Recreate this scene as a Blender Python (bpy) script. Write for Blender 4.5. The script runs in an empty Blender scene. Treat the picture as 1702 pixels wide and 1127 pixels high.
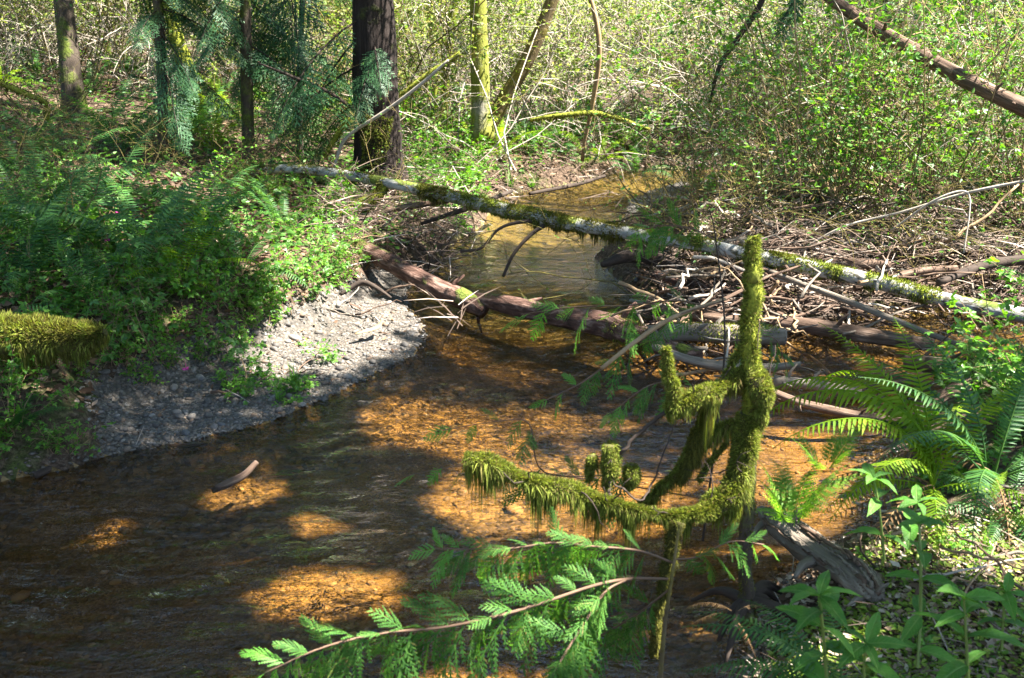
import bpy, math, random
import numpy as np
from mathutils import Vector, Euler

rng = np.random.default_rng(11)
random.seed(5)
C = bpy.context.scene
COL = C.collection
PI = math.pi
R = math.radians

# ------------------------------------------------------------------ camera, sky, sun, exposure
CAM = np.array([0.0, 0.0, 2.05])
PITCH = R(18.6)
FPX = 1670.0                       # focal length in photo pixels (1702 wide)
cam = bpy.data.cameras.new('camera')
cam.sensor_width = 36.0
cam.lens = 36.0 * FPX / 1702.0
cam.clip_start = 0.05
cam.clip_end = 1500
cam.dof.use_dof = True
cam.dof.focus_distance = 6.3
cam.dof.aperture_fstop = 6.3
co = bpy.data.objects.new('camera', cam)
COL.objects.link(co)
co.location = CAM
co.rotation_euler = (PI / 2 - PITCH, 0, 0)
C.camera = co

SUN_EL, SUN_AZ = R(58), R(94)      # azimuth measured from +Y towards +X
SUN = np.array([math.sin(SUN_AZ) * math.cos(SUN_EL), math.cos(SUN_AZ) * math.cos(SUN_EL), math.sin(SUN_EL)])
w = bpy.data.worlds.new('World')
C.world = w
w.use_nodes = True
nt = w.node_tree
bg = nt.nodes['Background']
sky = nt.nodes.new('ShaderNodeTexSky')
sky.sky_type = 'NISHITA'
sky.sun_disc = False
sky.sun_elevation = SUN_EL
sky.sun_rotation = SUN_AZ
sky.air_density = 1.0
sky.dust_density = 0.6
sky.ozone_density = 1.2
nt.links.new(sky.outputs[0], bg.inputs[0])
bg.inputs[1].default_value = 0.072
sl = bpy.data.lights.new('sun', 'SUN')
sl.energy = 5.0
sl.angle = R(0.5)
sl.color = (1.0, 0.96, 0.89)
so = bpy.data.objects.new('sun', sl)
COL.objects.link(so)
so.rotation_euler = Vector(-SUN).to_track_quat('-Z', 'Y').to_euler()
C.view_settings.view_transform = 'Standard'
C.view_settings.look = 'None'
C.view_settings.gamma = 1.0
C.view_settings.use_curve_mapping = False
C.view_settings.exposure = 3.05
C.cycles.max_bounces = 8
C.cycles.diffuse_bounces = 4
C.cycles.glossy_bounces = 3
C.cycles.transmission_bounces = 6
C.cycles.transparent_max_bounces = 8
C.cycles.caustics_reflective = False
C.cycles.caustics_refractive = False
C.cycles.use_denoising = True
C.cycles.sample_clamp_indirect = 6.0

# ------------------------------------------------------------------ pixel <-> world
SP, CP = math.sin(PITCH), math.cos(PITCH)
def pdir(px, py):
    u = (np.asarray(px, float) - 851.0) / FPX
    v = (563.5 - np.asarray(py, float)) / FPX
    return np.stack([u, CP + v * SP, -SP + v * CP], -1)
def at(px, py, Y):                 # the point seen at a pixel, Y metres ahead
    d = pdir(px, py)
    return CAM + d * (np.asarray(Y, float) / d[..., 1])[..., None]
def onz(px, py, z=0.0):            # the point seen at a pixel, at height z
    d = pdir(px, py)
    return CAM + d * ((np.asarray(z, float) - CAM[2]) / d[..., 2])[..., None]
def pix(p):
    q = np.asarray(p, float) - CAM
    dep = q[..., 1] * CP - q[..., 2] * SP
    dep = np.where(dep > 0.05, dep, 0.05)
    return 851 + FPX * q[..., 0] / dep, 563.5 - FPX * (q[..., 1] * SP + q[..., 2] * CP) / dep
def scale_at(p):                   # metres per photo pixel at a point
    q = np.asarray(p, float) - CAM
    return max(0.05, q[1] * CP - q[2] * SP) / FPX

# ------------------------------------------------------------------ noise
def _h(ix, iy, s):
    n = (ix.astype(np.int64) * 374761393 + iy.astype(np.int64) * 668265263 + s * 1274126177) & 0x7fffffff
    n = (n ^ (n >> 13)) * 1274126177 & 0x7fffffff
    return ((n ^ (n >> 16)) & 0xffff) / 65535.0
def vn(x, y, s=0):
    x = np.asarray(x, float); y = np.asarray(y, float)
    ix, iy = np.floor(x), np.floor(y)
    fx, fy = x - ix, y - iy
    fx = fx * fx * (3 - 2 * fx); fy = fy * fy * (3 - 2 * fy)
    a, b = _h(ix, iy, s), _h(ix + 1, iy, s)
    c, d = _h(ix, iy + 1, s), _h(ix + 1, iy + 1, s)
    return (a + (b - a) * fx) * (1 - fy) + (c + (d - c) * fx) * fy
def fbm(x, y, s=0, o=3):
    t, a, f = 0, 0.5, 1.0
    for i in range(o):
        t = t + a * (vn(x * f, y * f, s + i) - 0.5); a *= 0.5; f *= 2.03
    return t

# ------------------------------------------------------------------ mesh builder
def unit(a):
    a = np.asarray(a, float)
    return a / np.maximum(np.linalg.norm(a, axis=-1, keepdims=True), 1e-9)

class G:
    def __init__(self):
        self.v, self.q, self.t, self.c, self.n = [], [], [], [], 0
    def add(self, v, q=None, t=None, tc=None):
        v = np.asarray(v, float).reshape(-1, 3)
        self.v.append(v)
        self.c.append(v if tc is None else np.asarray(tc, float).reshape(-1, 3))
        if q is not None and len(q): self.q.append(np.asarray(q, int) + self.n)
        if t is not None and len(t): self.t.append(np.asarray(t, int) + self.n)
        self.n += len(v)
    def tube(self, pts, rad, k=6, rough=0.0, freq=(2.0, 6.0), cap=True, seed=0, flat=1.0):
        P = np.asarray(pts, float); n = len(P)
        r = np.broadcast_to(np.asarray(rad, float), (n,))
        T = unit(np.gradient(P, axis=0))
        ref = np.array([0, 0, 1.0]) if abs(T[:, 2]).mean() < 0.85 else np.array([1.0, 0, 0])
        N = unit(np.cross(np.cross(T, ref), T)); B = np.cross(T, N)
        L = np.concatenate([[0], np.cumsum(np.linalg.norm(np.diff(P, axis=0), axis=1))])
        th = np.arange(k) * 2 * PI / k
        rr = np.repeat(r[:, None], k, 1)
        if rough:
            a = np.minimum(th, 2 * PI - th)
            nz = fbm(np.repeat((L * freq[1])[:, None], k, 1), np.repeat((a * freq[0])[None], n, 0), seed + 3, 3)
            nz = nz + 0.6 * fbm(np.repeat((L * freq[1] * .4)[:, None], k, 1) + 7, np.repeat((np.cos(th) * freq[0])[None], n, 0), seed + 9, 2)
            rr = rr * (1 + rough * 2 * nz)
        V = P[:, None] + rr[..., None] * (np.cos(th)[None, :, None] * N[:, None] * flat + np.sin(th)[None, :, None] * B[:, None])
        tc = np.stack([np.cos(th)[None] * r[:, None], np.sin(th)[None] * r[:, None], np.repeat(L[:, None], k, 1)], -1)
        V = V.reshape(-1, 3); tc = tc.reshape(-1, 3)
        i = np.arange(n - 1)[:, None] * k; j = np.arange(k)[None]; j2 = (j + 1) % k
        q = np.stack([i + j, i + j2, i + k + j2, i + k + j], -1).reshape(-1, 4)
        t = None
        if cap:
            V = np.vstack([V, P[0], P[-1]]); tc = np.vstack([tc, [0, 0, 0], [0, 0, L[-1]]])
            jj = np.arange(k); j3 = (jj + 1) % k; b = (n - 1) * k
            t = np.vstack([np.stack([j3, jj, np.full(k, n * k)], 1), np.stack([b + jj, b + j3, np.full(k, n * k + 1)], 1)])
        self.add(V, q, t, tc)
    def cards(self, tmpl, pos, d, nrm, size):
        tv, tq, tt = tmpl
        pos = np.asarray(pos, float); m = len(pos)
        if m == 0: return
        X = unit(d); Z = np.asarray(nrm, float)
        Y = unit(np.cross(Z, X)); Z = np.cross(X, Y)
        s = np.broadcast_to(np.asarray(size, float), (m,))[:, None, None]
        V = pos[:, None] + s * (tv[None, :, 0:1] * X[:, None] + tv[None, :, 1:2] * Y[:, None] + tv[None, :, 2:3] * Z[:, None])
        off = (np.arange(m) * len(tv))[:, None, None]
        self.add(V.reshape(-1, 3), (tq[None] + off).reshape(-1, 4) if len(tq) else None, (tt[None] + off).reshape(-1, 3) if len(tt) else None)
    def mesh(self, name, mat, org=(0, 0, 0), smooth=True):
        V = np.vstack(self.v) - np.asarray(org, float)
        q = np.vstack(self.q) if self.q else np.zeros((0, 4), int)
        t = np.vstack(self.t) if self.t else np.zeros((0, 3), int)
        me = bpy.data.meshes.new(name)
        me.vertices.add(len(V)); me.vertices.foreach_set('co', V.astype(np.float32).ravel())
        nl = q.size + t.size
        me.loops.add(nl); me.loops.foreach_set('vertex_index', np.concatenate([q.ravel(), t.ravel()]).astype(np.int32))
        me.polygons.add(len(q) + len(t))
        st = np.concatenate([np.arange(len(q)) * 4, q.size + np.arange(len(t)) * 3]).astype(np.int32)
        me.polygons.foreach_set('loop_start', st)
        if smooth: me.polygons.foreach_set('use_smooth', np.ones(len(st), bool))
        a = me.attributes.new('tc', 'FLOAT_VECTOR', 'POINT')
        a.data.foreach_set('vector', np.vstack(self.c).astype(np.float32).ravel())
        me.update(calc_edges=True)
        me.materials.append(mat)
        return me
    def obj(self, name, mat, parent=None, org=(0, 0, 0), smooth=True, kind=None):
        o = bpy.data.objects.new(name, self.mesh(name, mat, org, smooth))
        COL.objects.link(o)
        if parent is not None: o.parent = parent
        else: o.location = org
        if kind: o['kind'] = kind
        return o

def ob(name, me, parent=None, loc=(0, 0, 0), rot=(0, 0, 0), sc=1.0):
    o = bpy.data.objects.new(name, me); COL.objects.link(o)
    o.parent = parent; o.location = loc; o.rotation_euler = rot
    o.scale = (sc, sc, sc) if np.isscalar(sc) else sc
    return o
def tag(o, label, cat, group=None):
    o['label'] = label; o['category'] = cat
    if group: o['group'] = group
    return o
def empty(name, loc, label=None, cat=None, group=None):
    o = bpy.data.objects.new(name, None); COL.objects.link(o)
    o.location = loc; o.empty_display_size = 0.1
    if label: tag(o, label, cat, group)
    return o
def tree_copy(o, parent=None):
    c = o.copy(); COL.objects.link(c)
    if parent is not None: c.parent = parent
    for ch in list(KIDS.get(o.name, [])): tree_copy(ch, c)
    return c
KIDS = {}
def adopt(root):                    # remember a prototype's children, so that copies are quick
    for o in root.children: KIDS.setdefault(root.name, []).append(o); adopt(o)

def spline(pts, m=6):               # Catmull-Rom through the rows of pts (any number of columns)
    P = np.asarray(pts, float)
    if len(P) < 3:
        return P[0] + (P[-1] - P[0]) * np.linspace(0, 1, m * 2)[:, None]
    Q = np.vstack([2 * P[0] - P[1], P, 2 * P[-1] - P[-2]])
    out = []
    t = np.linspace(0, 1, m, endpoint=False)[:, None]
    for i in range(1, len(Q) - 2):
        a, b, c, d = Q[i - 1], Q[i], Q[i + 1], Q[i + 2]
        out.append(0.5 * (2 * b + (c - a) * t + (2 * a - 5 * b + 4 * c - d) * t ** 2 + (3 * b - a - 3 * c + d) * t ** 3))
    out.append(P[-1:])
    return np.vstack(out)
def pxline(rows, m=6):              # rows of (px, py, Y, diameter in px) -> points, radii
    s = spline(rows, m)
    p = at(s[:, 0], s[:, 1], s[:, 2])
    dep = (p - CAM)[:, 1] * CP - (p - CAM)[:, 2] * SP
    return p, 0.5 * s[:, 3] * dep / FPX

# ------------------------------------------------------------------ materials
class N:
    def __init__(self, name):
        m = bpy.data.materials.new(name); m.use_nodes = True
        self.m, self.t = m, m.node_tree
        self.t.nodes.clear()
        self.out = self.t.nodes.new('ShaderNodeOutputMaterial')
    def n(self, typ, **kw):
        nd = self.t.nodes.new('ShaderNode' + typ)
        for k, v in kw.items():
            if hasattr(nd, k) and not k.startswith('i_'): setattr(nd, k, v)
        return nd
    def l(self, a, b): self.t.links.new(a, b)
    def val(self, sock, v):
        if isinstance(v, bpy.types.NodeSocket): self.l(v, sock)
        elif v is not None:
            if hasattr(sock.default_value, '__len__') and not hasattr(v, '__len__'): v = [v] * 3
            if hasattr(v, '__len__') and len(v) == 3 and len(sock.default_value) == 4: v = (*v, 1)
            sock.default_value = v
    def coord(self, sc=(1, 1, 1), attr='tc'):
        if attr == 'pos': s = self.n('NewGeometry').outputs['Position']
        else:
            a = self.n('Attribute'); a.attribute_name = attr; s = a.outputs['Vector']
        mp = self.n('Mapping'); self.l(s, mp.inputs[0]); mp.inputs['Scale'].default_value = sc
        return mp.outputs[0]
    def noise(self, vec, scale, detail=4, rough=0.55, dist=0.0):
        x = self.n('TexNoise'); self.l(vec, x.inputs['Vector'])
        x.inputs['Scale'].default_value = scale; x.inputs['Detail'].default_value = detail
        x.inputs['Roughness'].default_value = rough; x.inputs['Distortion'].default_value = dist
        return x.outputs[0]
    def voro(self, vec, scale, feature='F1', out='Distance'):
        x = self.n('TexVoronoi'); x.feature = feature; self.l(vec, x.inputs['Vector'])
        x.inputs['Scale'].default_value = scale
        return x.outputs[out]
    def ramp(self, fac, stops):
        r = self.n('ValToRGB'); self.l(fac, r.inputs[0]); e = r.color_ramp.elements
        while len(e) < len(stops): e.new(0.5)
        for el, (p, c) in zip(e, stops):
            el.position = p; el.color = (*c, 1) if hasattr(c, '__len__') else (c, c, c, 1)
        return r.outputs[0]
    def mix(self, f, a, b, mode='MIX'):
        x = self.n('Mix'); x.data_type = 'RGBA'; x.blend_type = mode
        self.val(x.inputs[0], f); self.val(x.inputs[6], a); self.val(x.inputs[7], b)
        return x.outputs[2]
    def math(self, op, a, b=0.0, c=None):
        x = self.n('Math'); x.operation = op; self.val(x.inputs[0], a); self.val(x.inputs[1], b)
        if c is not None: self.val(x.inputs[2], c)
        return x.outputs[0]
    def bump(self, h, s=0.4, d=0.01, prev=None):
        b = self.n('Bump'); self.l(h, b.inputs['Height'])
        b.inputs['Strength'].default_value = s; b.inputs['Distance'].default_value = d
        if prev is not None: self.l(prev, b.inputs['Normal'])
        return b.outputs[0]
    def bsdf(self, col, rough=0.8, nrm=None, spec=0.3):
        p = self.n('BsdfPrincipled'); self.val(p.inputs['Base Color'], col); self.val(p.inputs['Roughness'], rough)
        p.inputs['Specular IOR Level'].default_value = spec
        if nrm is not None: self.l(nrm, p.inputs['Normal'])
        return p.outputs[0]
    def done(self, sh): self.l(sh, self.out.inputs[0]); return self.m

def leaf_mat(name, stops, trans=0.4, rough=0.45, tint=(1.15, 1.25, 0.5), spec=0.35):
    b = N(name)
    g = b.n('NewGeometry'); oi = b.n('ObjectInfo')
    f = b.math('FRACT', b.math('ADD', g.outputs['Random Per Island'], b.math('MULTIPLY', oi.outputs['Random'], 0.35)))
    col = b.ramp(f, stops)
    p = b.bsdf(col, rough, None, spec)
    t = b.n('BsdfTranslucent'); b.l(b.mix(1.0, col, (*tint,), 'MULTIPLY'), t.inputs[0])
    mx = b.n('MixShader'); mx.inputs[0].default_value = trans
    b.l(p, mx.inputs[1]); b.l(t.outputs[0], mx.inputs[2])
    return b.done(mx.outputs[0])

def bark_mat(name, cols, sc=(18, 18, 3), moss=None, rough=0.9, bs=0.6, bd=0.02, spots=None, msc=4.0, mlim=(0.48, 0.6)):
    b = N(name)
    v = b.coord(sc)
    n1 = b.noise(v, 1.0, 6, 0.65, 0.4)
    v2 = b.coord((6, 6, 6)); n2 = b.noise(v2, 1.0, 4)
    col = b.ramp(b.math('ADD', b.math('MULTIPLY', n1, 0.7), b.math('MULTIPLY', n2, 0.3)), cols)
    hgt = n1
    if spots:
        s = b.ramp(b.noise(b.coord(spots[1]), 1.0, 5, 0.7), [(spots[2], 0.0), (spots[2] + 0.07, 1.0)])
        col = b.mix(s, col, spots[0])
    if moss:
        g = b.n('NewGeometry'); sx = b.n('SeparateXYZ'); b.l(g.outputs['Normal'], sx.inputs[0])
        mm = b.math('ADD', b.noise(b.coord((msc,) * 3), 1.0, 5, 0.6), b.math('MULTIPLY', sx.outputs['Z'], 0.10))
        mk = b.ramp(mm, [(mlim[0], 0.0), (mlim[1], 1.0)])
        mc = b.ramp(b.noise(b.coord((90, 90, 90)), 1.0, 3), [(0.3, moss[0]), (0.7, moss[1])])
        col = b.mix(mk, col, mc)
        hgt = b.math('ADD', n1, b.math('MULTIPLY', mk, 0.5))
    fine = b.noise(b.coord((120, 120, 40)), 1.0, 3)
    nr = b.bump(fine, 0.25, 0.003, b.bump(hgt, bs, bd))
    return b.done(b.bsdf(col, rough, nr, 0.2))

MOSS_C = ((0.035, 0.05, 0.008), (0.13, 0.16, 0.025))
M = {}
M['cedar_bark'] = bark_mat('cedar_bark', [(0.3, (0.006, 0.004, 0.003)), (0.55, (0.032, 0.023, 0.019)), (0.8, (0.10, 0.078, 0.068))], (22, 22, 1.6), MOSS_C, bd=0.05, bs=0.9, msc=2.2, mlim=(0.60, 0.72))
M['conifer_bark'] = bark_mat('conifer_bark', [(0.3, (0.02, 0.015, 0.011)), (0.7, (0.10, 0.075, 0.055))], (30, 30, 6), MOSS_C, msc=5, mlim=(0.5, 0.62))
M['alder_bark'] = bark_mat('alder_bark', [(0.3, (0.10, 0.09, 0.06)), (0.7, (0.28, 0.26, 0.20))], (14, 14, 4), ((0.07, 0.085, 0.012), (0.24, 0.24, 0.04)), msc=3.2, mlim=(0.36, 0.5))
M['mossy_trunk'] = bark_mat('mossy_trunk', [(0.3, (0.08, 0.07, 0.02)), (0.7, (0.2, 0.18, 0.06))], (14, 14, 6), ((0.08, 0.10, 0.01), (0.26, 0.27, 0.03)), msc=3, mlim=(0.26, 0.42))
M['brown_stem'] = bark_mat('brown_stem', [(0.3, (0.06, 0.042, 0.022)), (0.7, (0.20, 0.145, 0.075))], (20, 20, 5), ((0.09, 0.075, 0.015), (0.17, 0.14, 0.03)), msc=6, mlim=(0.45, 0.6))
M['birch_bark'] = bark_mat('birch_bark', [(0.28, (0.12, 0.115, 0.10)), (0.5, (0.29, 0.28, 0.255)), (0.75, (0.46, 0.45, 0.42))], (9, 9, 9), MOSS_C, bs=0.3, spots=((0.06, 0.055, 0.04), (20, 20, 9), 0.53), msc=4.5, mlim=(0.55, 0.62))
M['rotten_bark'] = bark_mat('rotten_bark', [(0.3, (0.012, 0.007, 0.005)), (0.5, (0.085, 0.045, 0.032)), (0.7, (0.30, 0.20, 0.155))], (30, 30, 9), MOSS_C, bd=0.03, bs=0.9, msc=5, mlim=(0.60, 0.68))
M['grey_wood'] = bark_mat('grey_wood', [(0.25, (0.05, 0.04, 0.03)), (0.55, (0.19, 0.155, 0.12)), (0.8, (0.40, 0.345, 0.28))], (40, 40, 2.5), bd=0.02, bs=0.7)
M['brown_wood'] = bark_mat('brown_wood', [(0.3, (0.025, 0.015, 0.010)), (0.5, (0.11, 0.07, 0.048)), (0.72, (0.30, 0.215, 0.16))], (40, 40, 3), bd=0.02, bs=0.7)
M['pale_twig'] = bark_mat('pale_twig', [(0.3, (0.22, 0.18, 0.14)), (0.7, (0.46, 0.40, 0.33))], (40, 40, 8), bs=0.2)
M['tan_twig'] = bark_mat('tan_twig', [(0.3, (0.16, 0.10, 0.05)), (0.7, (0.38, 0.26, 0.15))], (40, 40, 8), bs=0.2)
M['red_twig'] = bark_mat('red_twig', [(0.3, (0.06, 0.035, 0.022)), (0.7, (0.20, 0.125, 0.08))], (60, 60, 12), bs=0.2)
M['dark_twig'] = bark_mat('dark_twig', [(0.3, (0.018, 0.013, 0.010)), (0.7, (0.07, 0.05, 0.038))], (40, 40, 10), bs=0.3)
M['end_grain'] = bark_mat('end_grain', [(0.3, (0.10, 0.08, 0.065)), (0.7, (0.32, 0.27, 0.22))], (60, 60, 60), bs=0.3, bd=0.004)

M['moss_body'] = bark_mat('moss_body', [(0.3, (0.03, 0.022, 0.012)), (0.48, (0.06, 0.055, 0.014)), (0.6, (0.10, 0.11, 0.02)), (0.75, (0.18, 0.19, 0.04))], (28, 28, 28), bs=0.9, bd=0.012)
M['moss'] = leaf_mat('moss', [(0, (0.05, 0.062, 0.012)), (0.4, (0.15, 0.185, 0.026)), (0.7, (0.30, 0.335, 0.06)), (0.82, (0.15, 0.105, 0.04)), (1, (0.07, 0.09, 0.018))], 0.45, 0.7, (1.1, 1.15, 0.6), 0.1)
M['moss_dark'] = leaf_mat('moss_dark', [(0, (0.035, 0.035, 0.008)), (0.6, (0.10, 0.095, 0.018)), (1, (0.17, 0.16, 0.03))], 0.35, 0.7, (1.1, 1.1, 0.6), 0.1)
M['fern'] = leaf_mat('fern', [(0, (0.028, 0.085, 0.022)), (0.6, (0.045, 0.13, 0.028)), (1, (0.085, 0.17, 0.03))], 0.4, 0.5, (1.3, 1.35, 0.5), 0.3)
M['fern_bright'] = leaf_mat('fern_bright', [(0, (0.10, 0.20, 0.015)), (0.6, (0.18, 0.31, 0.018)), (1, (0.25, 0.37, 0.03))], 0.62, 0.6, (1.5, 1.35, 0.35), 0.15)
M['young_fern'] = leaf_mat('young_fern', [(0, (0.12, 0.26, 0.03)), (1, (0.2, 0.36, 0.05))], 0.5, 0.45, (1.3, 1.3, 0.5), 0.3)
M['dead_fern'] = leaf_mat('dead_fern', [(0, (0.10, 0.055, 0.025)), (0.6, (0.2, 0.12, 0.055)), (1, (0.3, 0.2, 0.10))], 0.25, 0.7, (1.1, 0.9, 0.6), 0.1)
M['fern_stalk'] = leaf_mat('fern_stalk', [(0, (0.14, 0.13, 0.03)), (1, (0.22, 0.17, 0.05))], 0.1, 0.5)
M['berry_leaf'] = leaf_mat('berry_leaf', [(0, (0.045, 0.13, 0.014)), (0.5, (0.09, 0.23, 0.022)), (1, (0.16, 0.33, 0.035))], 0.45, 0.42, (1.3, 1.3, 0.4), 0.4)
M['bush_leaf'] = leaf_mat('bush_leaf', [(0, (0.05, 0.13, 0.022)), (0.6, (0.085, 0.21, 0.034)), (1, (0.16, 0.31, 0.06))], 0.45, 0.42, (1.3, 1.3, 0.5), 0.4)
M['bud_leaf'] = leaf_mat('bud_leaf', [(0, (0.10, 0.18, 0.035)), (0.6, (0.21, 0.29, 0.065)), (1, (0.36, 0.39, 0.15))], 0.5, 0.5, (1.2, 1.2, 0.5), 0.2)
M['canopy_leaf'] = leaf_mat('canopy_leaf', [(0, (0.05, 0.12, 0.016)), (0.6, (0.08, 0.19, 0.026)), (1, (0.13, 0.25, 0.04))], 0.45, 0.45, (1.4, 1.3, 0.35), 0.3)
M['conifer_leaf'] = leaf_mat('conifer_leaf', [(0, (0.022, 0.065, 0.026)), (0.6, (0.035, 0.10, 0.036)), (1, (0.06, 0.14, 0.045))], 0.25, 0.5, (1.2, 1.3, 0.6), 0.3)
M['cedar_leaf'] = leaf_mat('cedar_leaf', [(0, (0.04, 0.11, 0.022)), (0.6, (0.065, 0.165, 0.03)), (0.93, (0.12, 0.25, 0.045)), (1, (0.16, 0.11, 0.04))], 0.42, 0.6, (1.25, 1.3, 0.5), 0.15)
M['cedar_tip'] = leaf_mat('cedar_tip', [(0, (0.08, 0.24, 0.03)), (1, (0.14, 0.33, 0.05))], 0.4, 0.5, (1.2, 1.3, 0.5), 0.2)
M['broad_leaf'] = leaf_mat('broad_leaf', [(0, (0.05, 0.17, 0.018)), (1, (0.085, 0.25, 0.03))], 0.45, 0.38, (1.25, 1.3, 0.4), 0.45)
M['green_stem'] = leaf_mat('green_stem', [(0, (0.10, 0.17, 0.03)), (1, (0.16, 0.2, 0.05))], 0.1, 0.5)
M['grass'] = leaf_mat('grass', [(0, (0.06, 0.16, 0.02)), (1, (0.14, 0.27, 0.04))], 0.4, 0.45)
M['cover_leaf'] = leaf_mat('cover_leaf', [(0, (0.09, 0.17, 0.02)), (0.5, (0.18, 0.27, 0.035)), (1, (0.34, 0.40, 0.08))], 0.4, 0.5, (1.2, 1.2, 0.4), 0.2)
M['petal'] = leaf_mat('petal', [(0, (0.35, 0.02, 0.16)), (1, (0.5, 0.05, 0.26))], 0.4, 0.5, (1, 1, 1))
M['litter'] = leaf_mat('litter', [(0, (0.05, 0.028, 0.016)), (0.35, (0.12, 0.07, 0.04)), (0.7, (0.22, 0.14, 0.085)), (0.92, (0.32, 0.22, 0.15)), (1, (0.40, 0.30, 0.22))], 0.15, 0.75, (1, 0.9, 0.7), 0.15)
M['pale_litter'] = leaf_mat('pale_litter', [(0, (0.10, 0.06, 0.035)), (0.4, (0.24, 0.17, 0.11)), (0.8, (0.42, 0.33, 0.23)), (1, (0.55, 0.47, 0.36))], 0.15, 0.75, (1, 0.9, 0.7), 0.15)
M['twig_litter'] = leaf_mat('twig_litter', [(0, (0.025, 0.017, 0.012)), (0.5, (0.085, 0.058, 0.043)), (0.85, (0.17, 0.125, 0.095)), (1, (0.38, 0.32, 0.27))], 0.0, 0.8, (1, 1, 1), 0.15)

def broad_mat():
    b = N('broad_leaf'); v = b.coord((1, 1, 1)); oi = b.n('ObjectInfo')
    sx = b.n('SeparateXYZ'); b.l(v, sx.inputs[0]); ay = b.math('ABSOLUTE', sx.outputs['Y'])
    w_ = b.math('SINE', b.math('MULTIPLY', b.math('SUBTRACT', sx.outputs['X'], b.math('MULTIPLY', ay, 1.3)), 62.0))
    vein = b.ramp(w_, [(.80, 0.0), (.98, .5)]); mid = b.ramp(ay, [(0.008, 1.0), (0.02, 0.0)])
    vn_ = b.math('MAXIMUM', vein, mid)
    n = b.noise(b.coord((5, 5, 5)), 1.0, 4)
    col = b.mix(oi.outputs['Random'], (0.045, 0.15, 0.016), (0.095, 0.26, 0.03))
    col = b.mix(b.ramp(n, [(.45, 0.0), (.75, .35)]), col, (0.13, 0.22, 0.03))
    col = b.mix(b.math('MULTIPLY', vn_, .55), col, (0.2, 0.33, 0.08))
    p = b.bsdf(col, 0.5, b.bump(b.math('ADD', b.math('MULTIPLY', vn_, -1.0), b.math('MULTIPLY', n, .8)), .5, .02), .3)
    t = b.n('BsdfTranslucent'); b.l(b.mix(1.0, col, (1.25, 1.3, .4), 'MULTIPLY'), t.inputs[0])
    mx = b.n('MixShader'); mx.inputs[0].default_value = .42; b.l(p, mx.inputs[1]); b.l(t.outputs[0], mx.inputs[2])
    return b.done(mx.outputs[0])
M['broad_leaf'] = broad_mat()
def stone_mat(name, stops, wet=False):
    b = N(name)
    g = b.n('NewGeometry'); oi = b.n('ObjectInfo')
    f = b.math('FRACT', b.math('ADD', g.outputs['Random Per Island'], oi.outputs['Random']))
    col = b.ramp(f, stops)
    col = b.mix(b.math('MULTIPLY', b.noise(b.coord((60,) * 3, 'pos'), 1, 4), 0.5), col, (0.10, 0.09, 0.08))
    return b.done(b.bsdf(col, 0.25 if wet else 0.75, b.bump(b.noise(b.coord((150,) * 3, 'pos'), 1, 3), 0.3, 0.003), 0.4))
M['pebble'] = stone_mat('pebble', [(0, (0.045, 0.04, 0.035)), (0.3, (0.07, 0.060, 0.05)), (0.55, (0.115, 0.10, 0.083)), (0.75, (0.13, 0.078, 0.042)), (0.9, (0.22, 0.195, 0.165)), (1, (0.06, 0.06, 0.063))])
M['wet_pebble'] = stone_mat('wet_pebble', [(0, (0.02, 0.016, 0.012)), (0.4, (0.06, 0.046, 0.032)), (0.75, (0.11, 0.08, 0.05)), (1, (0.16, 0.13, 0.10))], True)
M['bed_pebble'] = stone_mat('bed_pebble', [(0, (0.05, 0.03, 0.014)), (0.4, (0.13, 0.075, 0.028)), (0.75, (0.25, 0.14, 0.045)), (1, (0.36, 0.22, 0.09))])

def ground_mat():
    b = N('forest_floor'); v = b.coord((1, 1, 1), 'pos')
    n = b.noise(v, 3.0, 6, 0.65); n2 = b.noise(v, 38.0, 5, 0.7)
    col = b.ramp(n2, [(0.3, (0.022, 0.015, 0.010)), (0.5, (0.075, 0.05, 0.034)), (0.68, (0.17, 0.12, 0.085))])
    gr = b.ramp(n, [(0.52, 0.0), (0.66, 0.8)])
    col = b.mix(gr, col, b.ramp(n2, [(0.35, (0.02, 0.035, 0.008)), (0.65, (0.075, 0.11, 0.02))]))
    return b.done(b.bsdf(col, 0.95, b.bump(n2, 0.9, 0.03), 0.1))
def gravel_mat():
    b = N('gravel'); v = b.coord((1, 1, 1), 'pos')
    c1 = b.voro(v, 55.0, 'F1', 'Color'); d1 = b.voro(v, 55.0)
    s = b.n('SeparateColor'); b.l(c1, s.inputs[0])
    col = b.ramp(s.outputs[0], [(0, (0.035, 0.03, 0.026)), (0.4, (0.08, 0.07, 0.058)), (0.75, (0.14, 0.115, 0.09)), (1, (0.20, 0.18, 0.155))])
    col = b.mix(b.ramp(d1, [(0.35, 0.0), (0.75, 0.8)]), col, (0.045, 0.038, 0.03))
    col = b.mix(b.ramp(b.noise(v, 3.2, 5, .65), [(.45, 0.0), (.65, .7)]), col, (0.05, 0.042, 0.032))
    h = b.math('SUBTRACT', 1.0, d1)
    return b.done(b.bsdf(col, 0.8, b.bump(h, 0.9, 0.012), 0.3))
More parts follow.
